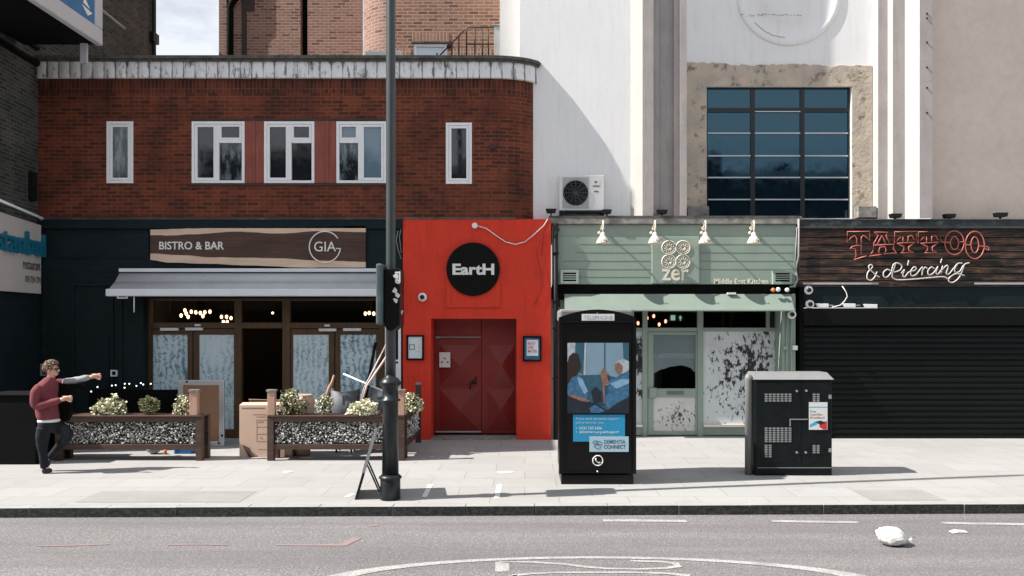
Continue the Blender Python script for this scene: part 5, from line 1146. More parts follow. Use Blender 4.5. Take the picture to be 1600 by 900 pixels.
kp('print', [(285, 300), (300, 288), (325, 284), (345, 295), (345, 330), (325, 352), (296, 350), (284, 330)], 'poster_grey', 3); kp('print', [(284, 305), (300, 298), (318, 315), (312, 345), (296, 350), (284, 332)], 'poster_skin', 4)
kp('print', [(240, 385), (290, 365), (312, 350), (345, 335), (345, 430), (300, 440), (262, 425)], 'poster_shirt', 5); kp('print', [(262, 392), (310, 372), (345, 372), (345, 390), (290, 415)], 'poster_shirt_hi', 6)
kp('print', [(218, 350), (234, 322), (248, 345), (252, 378), (262, 395), (245, 402), (228, 388)], 'poster_skin', 7); kp('print', [(229, 390), (236, 390), (240, 478), (232, 478)], 'poster_skin', 7)
kp('print', [(240, 440), (300, 420), (345, 425), (345, 470), (300, 500), (260, 520), (242, 480)], 'poster_shirt', 6)
kp('print', [(75, 440), (120, 450), (165, 470), (200, 480), (250, 510), (290, 478), (345, 450), (345, 522), (75, 522)], 'poster_dark', 8); kp('print', [(178, 425), (200, 405), (222, 425), (226, 470), (190, 480)], 'poster_dark', 8)
kp('print', [(78, 436), (150, 455), (172, 465), (165, 474), (130, 466), (80, 446)], 'poster_skin', 9)
kp('print', [(170, 500), (195, 485), (240, 512), (215, 520), (178, 520)], 'poster_shirt', 9)
kb(MB(), 895.5, 976.5, 648, 690, 2).build('blue_notice', 'poster_blue', ks)
text('lettering', 'If you need dementia support\nwe\'re here for you.', X(900, KD), X(967, KD), Z(663.5, KD), Z(652, KD), KD - .006, 'poster_pale', ks, .001)
text('lettering', '•  0333 150 3456\n•  alzheimers.org.uk/support', X(900, KD), X(967, KD), Z(678, KD), Z(667, KD), KD - .006, 'letter_white', ks, .001)
bx(MB(), 921, 982.3, 682, 706, KD - .009, KD - .0055).build('pale_notice', 'poster_pale', ks)
text('lettering', 'DEMENTIA', X(943.5, KD), X(977, KD), Z(693, KD), Z(687, KD), KD - .0095, 'poster_shirt', ks, .001, .01)
text('lettering', 'CONNECT', X(943.5, KD), X(977.5, KD), Z(701, KD), Z(695, KD), KD - .0095, 'poster_ink', ks, .001, .02)
b = MB()
for (a, c, r2) in ((930, 691, 4.2), (935.5, 692, 4.2), (933, 697, 4.6)): b.tube([(X(a, KD) + r2 * KD / F * math.cos(q), KD - .010, Z(c, KD) + r2 * .7 * KD / F * math.sin(q)) for q in [2 * math.pi * i / 16 for i in range(16)]], .0035, 4, True)
b.build('emblem', 'poster_shirt', ks)
b = MB(); c_ = (X(934, KD), Z(719.5, KD)); r_ = 7.8 * KD / F; b.tube([(c_[0] + r_ * math.cos(a), KD - .012, c_[1] + r_ * math.sin(a)) for a in [2 * math.pi * i / 28 for i in range(28)]], .008, 6, True)
b.tube([(c_[0] - .03, KD - .012, c_[1] + .035), (c_[0] - .028, KD - .012, c_[1] - .0), (c_[0] + .0, KD - .012, c_[1] - .026), (c_[0] + .036, KD - .012, c_[1] - .03)], [.014, .008, .008, .014], 6); b.build('phone_symbol', 'letter_white', ks)
b = MB(); b.blob((X(933.5, KD), KD - .012, Z(736.5, KD)), .014, 8); b.blob((X(933.5, KD), KD - .0, Z(489.5, KD)), .008, 6); b.build('lock', 'aluminium', ks)

# cabinet
CD = 12.0; cb = thing('street_cabinet', 'dark green street cabinet with lid coloured pale as sunlit and colourful sticker', 'cabinet', (X(1240, CD), CD, 0))
ca0, ca1 = X(1179, CD), X(1300.5, CD); zt_ = Z(593, CD)
b = MB(); b.box(ca0, ca1, CD, CD + .5, .0, zt_); cab = b.build('body', 'cab_green', cb, bevel=.02)
b = MB(); b.poly([(ca0 - .01, CD - .02, zt_), (ca1 + .02, CD - .02, zt_), (ca1 - .03, CD + .14, zt_ + .1), (ca0 + .03, CD + .14, zt_ + .1)]); b.poly([(ca0 - .01, CD - .02, zt_), (ca0 + .03, CD + .14, zt_ + .1), (ca0 + .03, CD + .46, zt_ + .1), (ca0 - .01, CD + .52, zt_)]); b.poly([(ca1 + .02, CD - .02, zt_), (ca1 + .02, CD + .52, zt_), (ca1 - .03, CD + .46, zt_ + .1), (ca1 - .03, CD + .14, zt_ + .1)]); b.poly([(ca0 + .03, CD + .14, zt_ + .1), (ca1 - .03, CD + .14, zt_ + .1), (ca1 - .03, CD + .46, zt_ + .1), (ca0 + .03, CD + .46, zt_ + .1)])
b.poly([(ca0 - .01, CD + .52, zt_), (ca1 + .02, CD + .52, zt_), (ca1 - .03, CD + .46, zt_ + .1), (ca0 + .03, CD + .46, zt_ + .1)])
b.build('lid', 'cab_sunlit', cb, bevel=.006)
for pa, pb, nm in ((1182, 1252.5, 'door'), (1253.3, 1298, 'door')): bx(MB(), pa, pb, 598, 731, CD - .012, CD - .001).build(nm, 'cab_green', cb, bevel=.005)
y = CD - .014
b = MB()
for px0, n_, q0, q1 in ((1195, 7, 615, 626), (1195, 7, 668, 691), (1195, 2, 695, 715), (1270, 2, 615, 626), (1270, 2, 695.5, 706)):
    for i in range(n_):
        k_ = q0
        while k_ < q1: b.box(X(px0 + i * 6.2, y), X(px0 + i * 6.2 + 4.2, y), y - .004, y, Z(k_ + 2.4, y), Z(k_, y)); k_ += 3.4
b.build('vent_slots', 'vent_grey', cb)
b = MB()
for px, py in ((1245, 611), (1260, 610.5), (1245, 707), (1259, 707)): b.lathe((X(px, y), y + .002, Z(py, y)), [(.018, 0), (.018, .012)], 10, 'y')
for px, py in ((1295, 620), (1295, 703.5)): b.box(X(px, y), X(px + 4, y), y - .01, y + .005, Z(py + 3, y), Z(py - 3, y))
b.build('lock', 'vent_grey', cb)
b = MB(); bx(b, 1234, 1262, 654.5, 656, y - .006, y); bx(b, 1234, 1235.5, 656, 666, y - .006, y); bx(b, 1184, 1299, 730.5, 731.5, y - .002, y + .003); b.build('door_seam', 'vent_grey', cb)
st = bx(MB(), 1264, 1293, 628.5, 671.5, y - .007, y - .0045).build('sticker', 'paper', cb)
yk = y - .0075
bx(MB(), 1264.2, 1292.8, 635.5, 637, yk, yk + .0006).build('print', 'sticker_cyan', st)
MB().prism([(X(a, yk), Z(c, yk)) for a, c in ((1265, 664), (1275, 657.5), (1283, 659), (1275, 664), (1266, 668))][::-1], yk, yk + .0006).build('print', 'sticker_cyan', st)
MB().prism([(X(a, yk), Z(c, yk)) for a, c in ((1281, 660), (1292, 658), (1292, 671), (1286, 671), (1280, 667))][::-1], yk - .0008, yk - .0002).build('print', 'sticker_red', st)
MB().prism([(X(a, yk), Z(c, yk)) for a, c in ((1275, 659), (1282, 657), (1290, 660), (1282, 664))][::-1], yk - .002, yk - .001).build('print', 'poster_dark', st)
text('lettering', 'Free\nSuperfast\nBroadband', X(1266, yk), X(1288, yk), Z(654, yk), Z(641, yk), yk, 'card_ink', st, .0006)
# added pale post: the cabinet's sunlit left side put into shape and colour
b = MB(); b.lathe((X(1172.5, CD), CD + .1, 0), [(.055, 0), (.055, 1.42), (.058, 1.43), (.058, 1.46), (.05, 1.5), (.02, 1.53)], 18); tag(b.build('sunlit_side', 'cab_sunlit'), 'slim pale post added as the sunlit left side of the green cabinet', 'sunlit_side')

# plastic bag, litter
(bxx, byy) = G(1400, 855)
from mathutils import noise as mn
b = MB(); b.blob((0, 0, 0), 1, 48); nv = []
for v_ in b.v:
    p = Vector(v_); k = 1 + .16 * mn.noise(p * 1.3 + Vector((3, 1, 0))) - .16 * abs(mn.noise(p * 2.6)) - .10 * abs(mn.noise(p * 5.5 + Vector((9, 2, 4)))) + .02 * mn.noise(p * 14)
    p = p * k; z_ = p.z * .105 + .085 - .02 * p.x; nv.append((bxx + p.x * .175, byy + .1 + p.y * .13, RZ + max(.003, z_)))
b.v = nv; n = len(b.v)
for a0 in (0, 1, 2):      # knotted ears of the bag
    d = Vector((.05 + .03 * a0, -.02 + .03 * a0, .02)); q0 = Vector((bxx + .13, byy + .05, RZ + .05)); b.poly([q0, q0 + d + Vector((0, 0, .03)), q0 + d * 1.2, q0 + Vector((.01, 0, -.03))])
ob = tag(b.build('plastic_bag', 'plastic_bag'), 'crumpled white plastic bag lying on the road', 'bag')
gx, gy = G(1498, 831.5); b = MB(); b.prism([(gx - .09, 0), (gx + .1, .0), (gx + .08, .012), (gx - .03, .018)], gy - .05, gy + .05); b.v = [(a, c, d + RZ) for a, c, d in b.v]; tag(b.build('paper_scrap', 'paper'), 'small flat white paper scrap on the road right of the bag', 'litter')
for px, py, w_, lab in ((449, 737.5, .09, 'small white tissue on the paving before the right planter'), (790, 738, .13, 'pale splash of dried paint on the paving near the kiosk'), (675, 713.5, .03, 'tiny white scrap in the shadow beside the right planter')):
    x_, y_ = gp(px, py); k = [(x_ + w_ * random.uniform(.7, 1.1) * math.cos(a), y_ + w_ * .8 * random.uniform(.6, 1.1) * math.sin(a)) for a in [2 * math.pi * i / 9 for i in range(9)]]
    b = MB(); b.vprism(k, .001, .006); tag(b.build('litter', 'paper'), lab, 'litter')

# planters
PDp = 13.33
def gabion(b, xa, xb, ya, yb, za_, zb2, n, side=False):
    for _ in range(n):
        x_ = random.uniform(xa, xb); y_ = random.uniform(ya, yb); z_ = random.uniform(za_, zb2); r = random.choice((random.uniform(.009, .015), random.uniform(.012, .021)))
        b.mi = random.choices((0, 1, 2), (.36, .54, .10))[0]; b.blob((x_, y_, z_), r, 6, .15, (1, .8, .85))
    b.mi = 0
def planter(px0, px1, lab, side=False):
    xa, xb = X(px0, PDp), X(px1, PDp); D = PDp; o_ = thing('planter', lab, 'planter', ((xa + xb) / 2, D, 0), 'timber planters filled with pebbles outside the bistro')
    zt_, z1, z2, z3 = Z(649, D), Z(659.5, D), Z(694, D), Z(702.5, D)
    b = MB(); b.box(xa, xb, D - .02, D + .36, zt_ - .03, zt_); b.box(xa + .11, xb - .11, D, D + .05, z1, zt_ - .031); b.box(xa + .11, xb - .11, D, D + .05, z3, z2); b.box(xa + .11, xb - .11, D + .3, D + .34, z3, zt_ - .031); b.box(xa + .11, xb - .11, D + .06, D + .29, z3, z3 + .02)
    b.build('rail', 'planter_wood', o_, bevel=.006)
    for x_ in (xa, xb - .11): 
        for y_ in (D - .01, D + .26): b = MB(); b.box(x_, x_ + .11, y_, y_ + .1, 0, zt_ - .031); b.build('leg', 'planter_wood', o_, bevel=.006)
    b = MB(); b.box(xa + .11, xb - .11, D + .05, D + .06, z2, z1); b.mi = 0
    b.build('backing', 'stone_dark', o_)
    b = MB(); gabion(b, xa + .13, xb - .13, D + .012, D + .05, z2 + .01, z1 - .005, int((xb - xa) * 620)); b.build('pebble_panel', ['stone_white', 'stone_grey', 'stone_dark'], o_)
    if side:
        D2_ = 15.4; b = MB(); b.box(xb - .1, xb, D + .362, D2_, zt_ - .12, zt_ - .0); b.box(xb - .1, xb, D + .362, D2_, z3, z2 - .0); b.build('side_rail', 'planter_wood', o_, bevel=.006)
        b = MB(); b.box(xb - .06, xb - .05, D + .36, D2_, z2, zt_ - .12); b.build('side_backing', 'stone_dark', o_)
        b = MB()
        for _ in range(520): b.mi = random.choices((0, 1, 2), (.4, .38, .22))[0]; b.blob((xb - .04 + random.uniform(0, .02), random.uniform(D + .38, D2_ - .08), random.uniform(z2, zt_ - .13)), random.uniform(.014, .027), 6, .15)
        b.build('side_pebbles', ['stone_white', 'stone_grey', 'stone_dark'], o_)
        b = MB(); b.box(xb - .1, xb + .0, D2_, D2_ + .1, 0, 1.12); b.build('leg', 'planter_wood', o_, bevel=.006)
    return o_, xa, xb, zt_
pl1, xa1, xb1, zt1 = planter(86, 316, 'long pebble filled timber planter behind the boxing man')
pl2, xa2, xb2, zt2 = planter(417.5, 632, 'long pebble filled timber planter behind the lamp post', True)
def tallpost(parent, px0, px1, D=PDp - .01, top=609, w=None):
    xa, xb = X(px0, D), X(px1, D); b = MB(); b.box(xa, xb, D, D + .1, Z(648.8, PDp) + .001, Z(top + 3, D)); p_ = b.build('post', 'post_wood', parent, bevel=.005)
    b = MB(); b.box(xa - .015, xb + .015, D - .015, D + .115, Z(top + 2.9, D), Z(top, D)); b.build('post_cap', 'ledge', p_)
tallpost(pl1, 296, 308); tallpost(pl2, 417.5, 429); tallpost(pl2, 621, 631.5)
D2_ = 15.4; b = MB(); b.box(xb2 - .1, xb2, D2_, D2_ + .1, 1.121, 1.16); p_ = b.build('post_cap', 'ledge', pl2)
# plants
def plant(name, lab, px, py_base, rx, rz, cnt, size, mats, D=PDp + .17, pot=False, cat='plant', stems=True, up=1, shell=.35, group=None):
    zb_ = zt1; c = Vector((X(px, D), D, zb_)); o_ = thing(name, lab, cat, tuple(c), group); s = D / F
    b = MB()
    if stems:
        for _ in range(7): a = random.uniform(0, 6.28); b.tube([c, c + Vector((math.cos(a) * rx * s * .3, math.sin(a) * .06, rz * s * .5)), c + Vector((math.cos(a) * rx * s * .7, math.sin(a) * .1, rz * s * .95))], .006, 4)
        b.build('stem', 'leaf_dark', o_)
    if up: cc = c; rad = (rx * s, .16, rz * s)
    else: cc = c + Vector((0, 0, rz * s * .5)); rad = (rx * s, rx * s * .8, rz * s * .5)
    b = MB().leaves(cc, rad, cnt, size, shell, up, len(mats))
    for _ in range(9 if stems else 0):
        a = random.uniform(0, 6.28); e_ = random.uniform(.2, 1.2); b.leaves(cc + Vector((math.cos(a) * rad[0] * math.cos(e_) * random.uniform(.8, 1.15), math.sin(a) * rad[1], rad[2] * math.sin(e_) * random.uniform(.8, 1.2))), (rad[0] * .22, .05, rad[2] * .2), cnt // 22, size, .1, 0, len(mats))
    b.build('foliage', mats, o_)
    return o_
g1 = 'flowers and shrubs in the timber planters'
plant('flowering_plant', 'broad cream hydrangea clump in the middle of the left planter', 171, 0, 29, 25, 900, .036, ['leaf_cream', 'leaf_cream', 'leaf_cream', 'leaf_olive', 'leaf_green'], group=g1)
plant('round_shrub', 'round clipped olive ball shrub in the left planter', 234, 0, 16, 27, 900, .018, ['leaf_olive', 'leaf_olive', 'leaf_green', 'leaf_dark'], up=0, shell=.8, group=g1)
plant('climbing_plant', 'straggly small leaved plant beside the left planter post', 285, 0, 15, 32, 330, .025, ['leaf_cream', 'leaf_green', 'leaf_olive'], group=g1)
plant('leafy_plant', 'tall variegated leafy plant beside the post of the right planter', 455, 0, 24, 40, 620, .035, ['leaf_cream', 'leaf_green', 'leaf_olive', 'leaf_dark'], group=g1)
plant('round_shrub', 'small round shrub next to the grey chairs in the right planter', 506, 0, 15, 30, 480, .02, ['leaf_olive', 'leaf_dark', 'leaf_green', 'leaf_cream'], up=0, shell=.7, group=g1)
plant('flowering_plant', 'cream hydrangea clump spilling over the right planter rim', 567, 0, 26, 22, 800, .036, ['leaf_cream', 'leaf_cream', 'leaf_cream', 'leaf_olive'], D=PDp + .08, group=g1)
plant('flowering_plant', 'cream flower clump at the corner right of the lamp post', 643, 0, 17, 29, 560, .032, ['leaf_cream', 'leaf_cream', 'leaf_olive', 'leaf_green'], D=PDp + .6, group=g1)
# terracotta pot behind
b = MB(); D = 13.9; b.lathe((X(473, D), D, 0), [(.12, 0), (.19, .5), (.2, .9), (.19, .98), (.15, 1.03), (.16, 1.06)], 20); tag(b.build('terracotta_urn', 'terracotta'), 'pale terracotta urn standing behind the right planter', 'urn')
b = MB(); D = 13.8; b.lathe((X(640, D), D, 0), [(.14, .5), (.2, .9), (.2, .93)], 16)
# tub chairs
def tub(px0, px1, top, lab, D=14.1):
    xa, xb = X(px0, D), X(px1, D); cx_, w_ = (xa + xb) / 2, (xb - xa) / 2; o_ = thing('tub_chair', lab, 'chair', (cx_, D + w_, 0), 'grey wicker tub chairs behind the planters')
    zt_ = Z(top, D); b = MB(); K = 22; ring = []
    for i in range(K + 1):
        a = R(180 + 0) + math.pi * (1.2 * i / K - .1); ring.append((cx_ + w_ * math.cos(a), D + w_ * .9 + w_ * .9 * math.sin(a), i / K))
    n = len(b.v)
    for x_, y_, u in ring:
        zz_ = zt_ + .05 * abs(u - .5) * 2 ; b.v += [(cx_ + (x_ - cx_) * .8, D + w_ * .9 + (y_ - D - w_ * .9) * .8, .35), (x_, y_, zz_)]
    for i in range(K): b.face((n + 2 * i, n + 2 * i + 2, n + 2 * i + 3, n + 2 * i + 1), True)
    s_ = b.build('backrest', 'wicker', o_); md = s_.modifiers.new('s', 'SOLIDIFY'); md.thickness = .04; md.offset = 0
    b = MB(); b.lathe((cx_, D + w_ * .9, .35), [(w_ * .78, 0), (w_ * .8, .06), (w_ * .7, .1)], 20); b.build('seat', 'wicker', o_)
    for sx in (-1, 1):
        for sy in (-1, 1): b = MB(); b.tube([(cx_ + sx * w_ * .55, D + w_ * .9 + sy * w_ * .55, 0), (cx_ + sx * w_ * .5, D + w_ * .9 + sy * w_ * .5, .36)], .018, 6); b.build('leg', 'black_paint', o_)
tub(514, 557, 613, 'grey wicker tub chair behind the right planter near the small shrub'); tub(569, 612, 606, 'grey wicker tub chair partly hidden by the lamp post')
# leaning poles
def pole(pts, r, mat, lab, D=13.95):
    b = MB(); b.tube([P(*q, D) for q in pts], r, 8); tag(b.build('parasol_pole', mat), lab, 'pole', 'loose poles leaning on the tub chairs')
pole([(587, 535), (582, 560), (568, 640)], .028, 'matt_black', 'black folded parasol pole leaning on the tub chairs')
pole([(606, 533), (569, 606), (560, 640)], .012, 'pink_pole', 'thin pale pole leaning from chairs to lamp post', 13.9)
pole([(604, 557), (573, 603), (562, 642)], .018, 'pink_pole', 'thicker pinkish pole crossing below the thin one', 13.85)
pole([(536.5, 584), (590, 607.5), (604, 613)], .016, 'white_metal', 'white pole lying almost level across the chairs', 13.98)
b = MB(); D = 14.0; b.tube([P(522, 586, D), P(519, 597, D), P(515, 606, D), P(511, 617, D), P(505, 640, D)], [.016, .024, .04, .03, .03], 8); tag(b.build('driftwood', 'post_wood'), 'knotty brown stick standing up behind the small shrub', 'stick')
b = MB(); D = 14.6; b.frame(X(601.5, D), X(626, D), Z(690, D), Z(508, D), D, D + .04, .045); b.box(X(601.5, D) + .045, X(626, D) - .045, D + .002, D + .03, Z(568, D), Z(565, D)); b.box(X(617.5, D), X(626, D) - .046, D + .002, D + .02, Z(598, D), Z(562, D)); tag(b.build('menu_stand', 'white_metal'), 'white framed menu stand mostly hidden behind the lamp post', 'menu stand')
# noticeboard leaning
D = 14.9; nb = thing('notice_board', 'aluminium framed cork board leaning on the bistro door', 'notice board', P(313, 696, D))
b = MB(); b.frame(X(278, D), X(350, D), .0, Z(594, D), D, D + .05, 8 * D / F); q_ = b.build('frame', 'aluminium', nb, bevel=.006)
MB().box(X(285, D), X(343, D), D + .012, D + .03, .05, Z(601, D)).build('panel', 'cork', nb)
b = MB()
for px, py in ((292, 596.5), (347, 680.5), (342, 692)): b.blob((X(px, D), D - .004, Z(py, D)), .022, 8)
b.build('knob', 'matt_black', nb)
# cardboard box
D = 13.72; cd = thing('cardboard_box', 'large open cardboard box standing between the two planters', 'box', (X(414, D), D + .3, 0)); xa, xb = X(374, D), X(456, D); zt_ = Z(633, D)
b = MB(); b.box(xa, xb, D, D + .012, 0, zt_); b.box(xa, xa + .012, D + .013, D + .5, 0, zt_); b.box(xb - .012, xb, D + .013, D + .5, 0, zt_); b.box(xa, xb, D + .501, D + .513, 0, zt_ + .0); b.box(xa + .01, xb - .01, D + .02, D + .5, 0.004, .02); b.build('carton', 'cardboard', cd, bevel=.004)
b = MB(); b.poly([(xa, D, zt_), (xb, D, zt_), (xb - .02, D + .1, zt_ + .05), (xa + .03, D + .08, zt_ + .04)]); b.poly([(xa, D + .5, zt_), (xa + .03, D + .38, zt_ + .07), (xb - .02, D + .38, zt_ + .05), (xb, D + .5, zt_)]); f_ = b.build('flap', 'cardboard', cd); f_.modifiers.new('s', 'SOLIDIFY').thickness = .006
b = MB(); y = D - .002
for a, c, d, e in ((378, 414, 637, 638.6), (395, 416, 647.5, 648.2), (400, 415, 651, 651.7), (401, 401.6, 656, 690), (401, 418, 656, 656.6), (401, 418, 667, 667.5), (401, 418, 678, 678.5), (401, 418, 689.5, 690), (403, 412, 659, 660), (403, 417, 702, 702.5)): bx(b, a, c, d, e, y, y + .001)
b.lathe((X(408, y), y, Z(684, y)), [(.012, 0), (.012, .002)], 8, 'y'); b.build('print', 'card_ink', cd)
b = MB(); b.poly([P(379, 695, y - .01), P(390, 700, y - .02), P(396, 716, y - .04), P(389, 714, y - .02)]); o_ = b.build('torn_flap', 'planter_wood', cd); o_.modifiers.new('s', 'SOLIDIFY').thickness = .005
# bits behind / under the left planter
D = 14.05
b = MB(); b.blob((X(240, D), D, .10), .125, 14, .05, (1, .8, .8)); tag(b.build('refuse_bag', 'bag_grey'), 'grey stuffed bag on the ground under the left planter', 'bag')
b = MB(); b.box(X(272, D), X(299, D), D, D + .3, 0, .16); b.box(X(273, D), X(276, D), D - .01, D, .02, .15); tag(b.build('crate', 'blue_plastic', bevel=.01), 'dark blue plastic crate under the right end of the left planter', 'crate')
b = MB(); b.lathe((X(260, D), D - .05, 0), [(.03, 0), (.03, .07), (.02, .08)], 12); tag(b.build('cup', 'orange_plastic'), 'small orange cup on the ground under the left planter', 'cup')
# dark bench with fairy lights
D = 15.0; be = thing('bench', 'black bench seat against the dark bistro wall', 'bench', (X(200, D), D, 0))
b = MB(); b.box(X(118, D), X(272, D), D, D + .5, .42, .5); b.build('seat', 'matt_black', be); b = MB(); b.box(X(118, D), X(272, D), D + .45, D + .5, .5, Z(612, D)); b.build('backrest', 'matt_black', be)
for px in (120, 266): b = MB(); b.box(X(px, D), X(px + 5, D), D, D + .5, 0, .419); b.build('leg', 'matt_black', be)
D = 14.5; fx = thing('fairy_lights', 'string of small white fairy lights behind the left planter', 'lights', P(190, 606, D))
fp = [(90 + a / 4.571, 580 + c / 4.571) for a, c in ((150, 150), (240, 145), (285, 113), (388, 103), (415, 100), (478, 118), (480, 90), (512, 90), (563, 105), (595, 85), (612, 95), (665, 90))]
b = MB(); b.tube([P(*q, D) for q in fp] + [(X(240, D), D + .4, Z(600, D))], .004, 4); b.build('cable', 'matt_black', fx)
for q in fp[1:]: MB().blob(P(*q, D), .014, 8).build('bulb', 'fairy', fx)
b = MB(); b.tube([P(120, 622, 14.5), P(120, 720 - 40, 14.5)], .02, 6)

# ================================================================== PERSON
PB = 12.28
def skin(name, chains, mat, parent, sub=2, loc=(0, 0, 0)):
    "chains: list of [(x,y,z,r),...]; first point of a later chain may name an existing joint by index"
    vs_, ed, rd = [], [], []
    for ch in chains:
        prev = None
        for p in ch:
            if isinstance(p, int): prev = p; continue
            vs_.append(p[:3]); rd.append(p[3]); i = len(vs_) - 1
            if prev is not None: ed.append((prev, i))
            prev = i
    me = bpy.data.meshes.new(name); me.from_pydata(vs_, ed, []); ob = bpy.data.objects.new(name, me); COL.objects.link(ob)
    ob.modifiers.new('skin', 'SKIN')
    for i, v_ in enumerate(me.skin_vertices[0].data): v_.radius = (rd[i], rd[i]) if not isinstance(rd[i], tuple) else rd[i]; v_.use_root = (i == 0)
    s_ = ob.modifiers.new('sub', 'SUBSURF'); s_.levels = sub; s_.render_levels = sub
    bpy.context.view_layer.update()
    m2 = bpy.data.meshes.new_from_object(ob.evaluated_get(bpy.context.evaluated_depsgraph_get())); COL.objects.unlink(ob); bpy.data.objects.remove(ob)
    m2.materials.clear(); m2.materials.append(MATS[mat]); m2.polygons.foreach_set('use_smooth', [True] * len(m2.polygons))
    o2 = bpy.data.objects.new(name, m2); COL.objects.link(o2); o2.parent = parent; m2.name = name
    return o2
pe = thing('person', 'man in maroon sweatshirt and dark jeans boxing the air on the pavement', 'person', (X(80, PB), PB, 0))
def q(px, py, y=0): return ((px - 80) / 101.3, y, (738 - py) / 101.3)
def j(px, py, r, y=0): return (*q(px, py, y), r)
# body (one continuous mesh): pelvis root, spine, neck, head, arms, legs
RS, LS = -.17, .17      # near (right) and far (left) side
og = Vector((X(80, PB), PB, 0))
ch = [[j(76, 660, .12), j(74, 645, .115), j(72, 625, .12), j(73, 612, .10), j(76, 599, .052), j(79, 591, .05), j(81, 585, .066), j(82, 576, .084), j(81, 570, .07)],
      [3, j(72, 608, .055, RS), j(69, 618, .045, RS - .03), j(70, 632, .04, RS - .04), j(88, 628, .036, RS - .02), j(104, 623, .030, RS), j(112, 622, .034, RS)],
      [3, j(80, 604, .05, LS), j(96, 597, .045, LS), j(108, 596, .038, LS), j(120, 593, .034, LS), j(131, 590, .028, LS), j(138, 590, .032, LS)],
      [0, j(75, 664, .09, -.09), j(72, 690, .07, -.1), j(74, 712, .05, -.1), j(76, 729, .038, -.1), j(84, 733, .03, -.1)],
      [0, j(80, 664, .09, .09), j(95, 674, .075, .1), j(102, 680, .06, .1), j(86, 700, .048, .1), j(72, 714, .038, .1), j(68, 721, .03, .1)]]
skin('body', ch, 'skin', pe)
def hand(px, py, y, name='hand'):
    c = q(px, py, y); k_ = 1.15; chn = [[(c[0] - .04, c[1], c[2], .034), (c[0] + .03, c[1], c[2] + .003, .048)]]
    for k in range(4):
        dz = (.032 - k * .021) * k_; l_ = (.03, .036, .034, .026)[k] * k_
        chn.append([1, (c[0] + .05, c[1] - .012, c[2] + dz, .014), (c[0] + .05 + l_, c[1] - .012, c[2] + dz, .0135), (c[0] + .06 + l_, c[1] - .036, c[2] + dz - .002, .013), (c[0] + .035 + l_, c[1] - .046, c[2] + dz - .004, .012)])
    chn.append([0, (c[0] + .005, c[1] - .035, c[2] + .03, .016), (c[0] + .035, c[1] - .052, c[2] + .034, .014), (c[0] + .06, c[1] - .056, c[2] + .02, .013)])
    skin(name, chn, 'skin', pe, 2)
hand(114, 621.5, RS); hand(140, 589.5, LS)
def garment(name, rings, mat, arms=(), n=18, cap=True):
    "closed cloth form through elliptical rings (px, py, half depth in x, half width in y, y centre)"
    b = MB(); base = len(b.v); K = len(rings); rn = random.Random(11)
    for (px, py, rx, ry, yc) in rings:
        c = Vector(q(px, py, yc)) + og
        for k in range(n):
            a = 2 * math.pi * k / n; w_ = 1 + rn.uniform(-.035, .035); b.v.append((c.x + rx * w_ * math.cos(a), c.y + ry * w_ * math.sin(a), c.z + rn.uniform(-.004, .004)))
    for i in range(K - 1):
        for k in range(n): b.face((base + i * n + k, base + i * n + (k + 1) % n, base + (i + 1) * n + (k + 1) % n, base + (i + 1) * n + k), True)
    if cap: b.face([base + k for k in reversed(range(n))]); b.face([base + (K - 1) * n + k for k in range(n)])
    for pts, rs in arms:
        pp = [Vector(q(*p)) + og for p in pts]; P2, R2 = [], []
        for i in range(len(pp) - 1):
            for t_ in (0, .33, .66): P2.append(pp[i].lerp(pp[i + 1], t_)); R2.append((rs[i] * (1 - t_) + rs[i + 1] * t_) * (1 + rn.uniform(-.07, .07)))
        P2.append(pp[-1]); R2.append(rs[-1]); b.tube(P2, R2, 14)
    ob = b.build(name, mat, pe); md = ob.modifiers.new('sub', 'SUBSURF'); md.levels = md.render_levels = 1
    return ob
garment('sweatshirt', [(76, 656, .135, .17, 0), (75.5, 653, .15, .185, 0), (74, 645, .158, .19, 0), (72.5, 635, .152, .185, 0), (71.5, 625, .152, .19, 0), (72, 615, .152, .2, 0), (73, 607, .15, .225, 0), (74.5, 600, .135, .195, 0), (76.5, 594, .095, .12, 0), (78, 590, .068, .07, 0), (78.5, 588.5, .06, .06, 0)],
        'sweater', [(((73, 603, RS + .03), (68.5, 611, RS - .03), (68, 626, RS - .05), (70, 633, RS - .05), (82, 630, RS - .04), (94, 626.5, RS - .02), (106, 623, RS)), (.085, .08, .068, .066, .058, .052, .042)),
                    (((77, 602, LS - .03), (84, 600, LS), (92, 599, LS)), (.085, .075, .062))])
b = MB(); pp = [Vector(q(*p)) + og for p in ((89, 600, LS), (95, 598.5, LS), (102, 597, LS), (109, 596, LS), (116, 594, LS), (123, 592, LS), (131, 590.5, LS))]
b.tube(pp, [.06, .066, .056, .062, .05, .05, .036], 14); b.build('sleeve', 'sleeve_grey', pe)
garment('shirt_tail', [(76.5, 661, .15, .175, 0), (76.5, 657, .157, .18, 0), (76, 653, .145, .17, 0)], 'shirt')
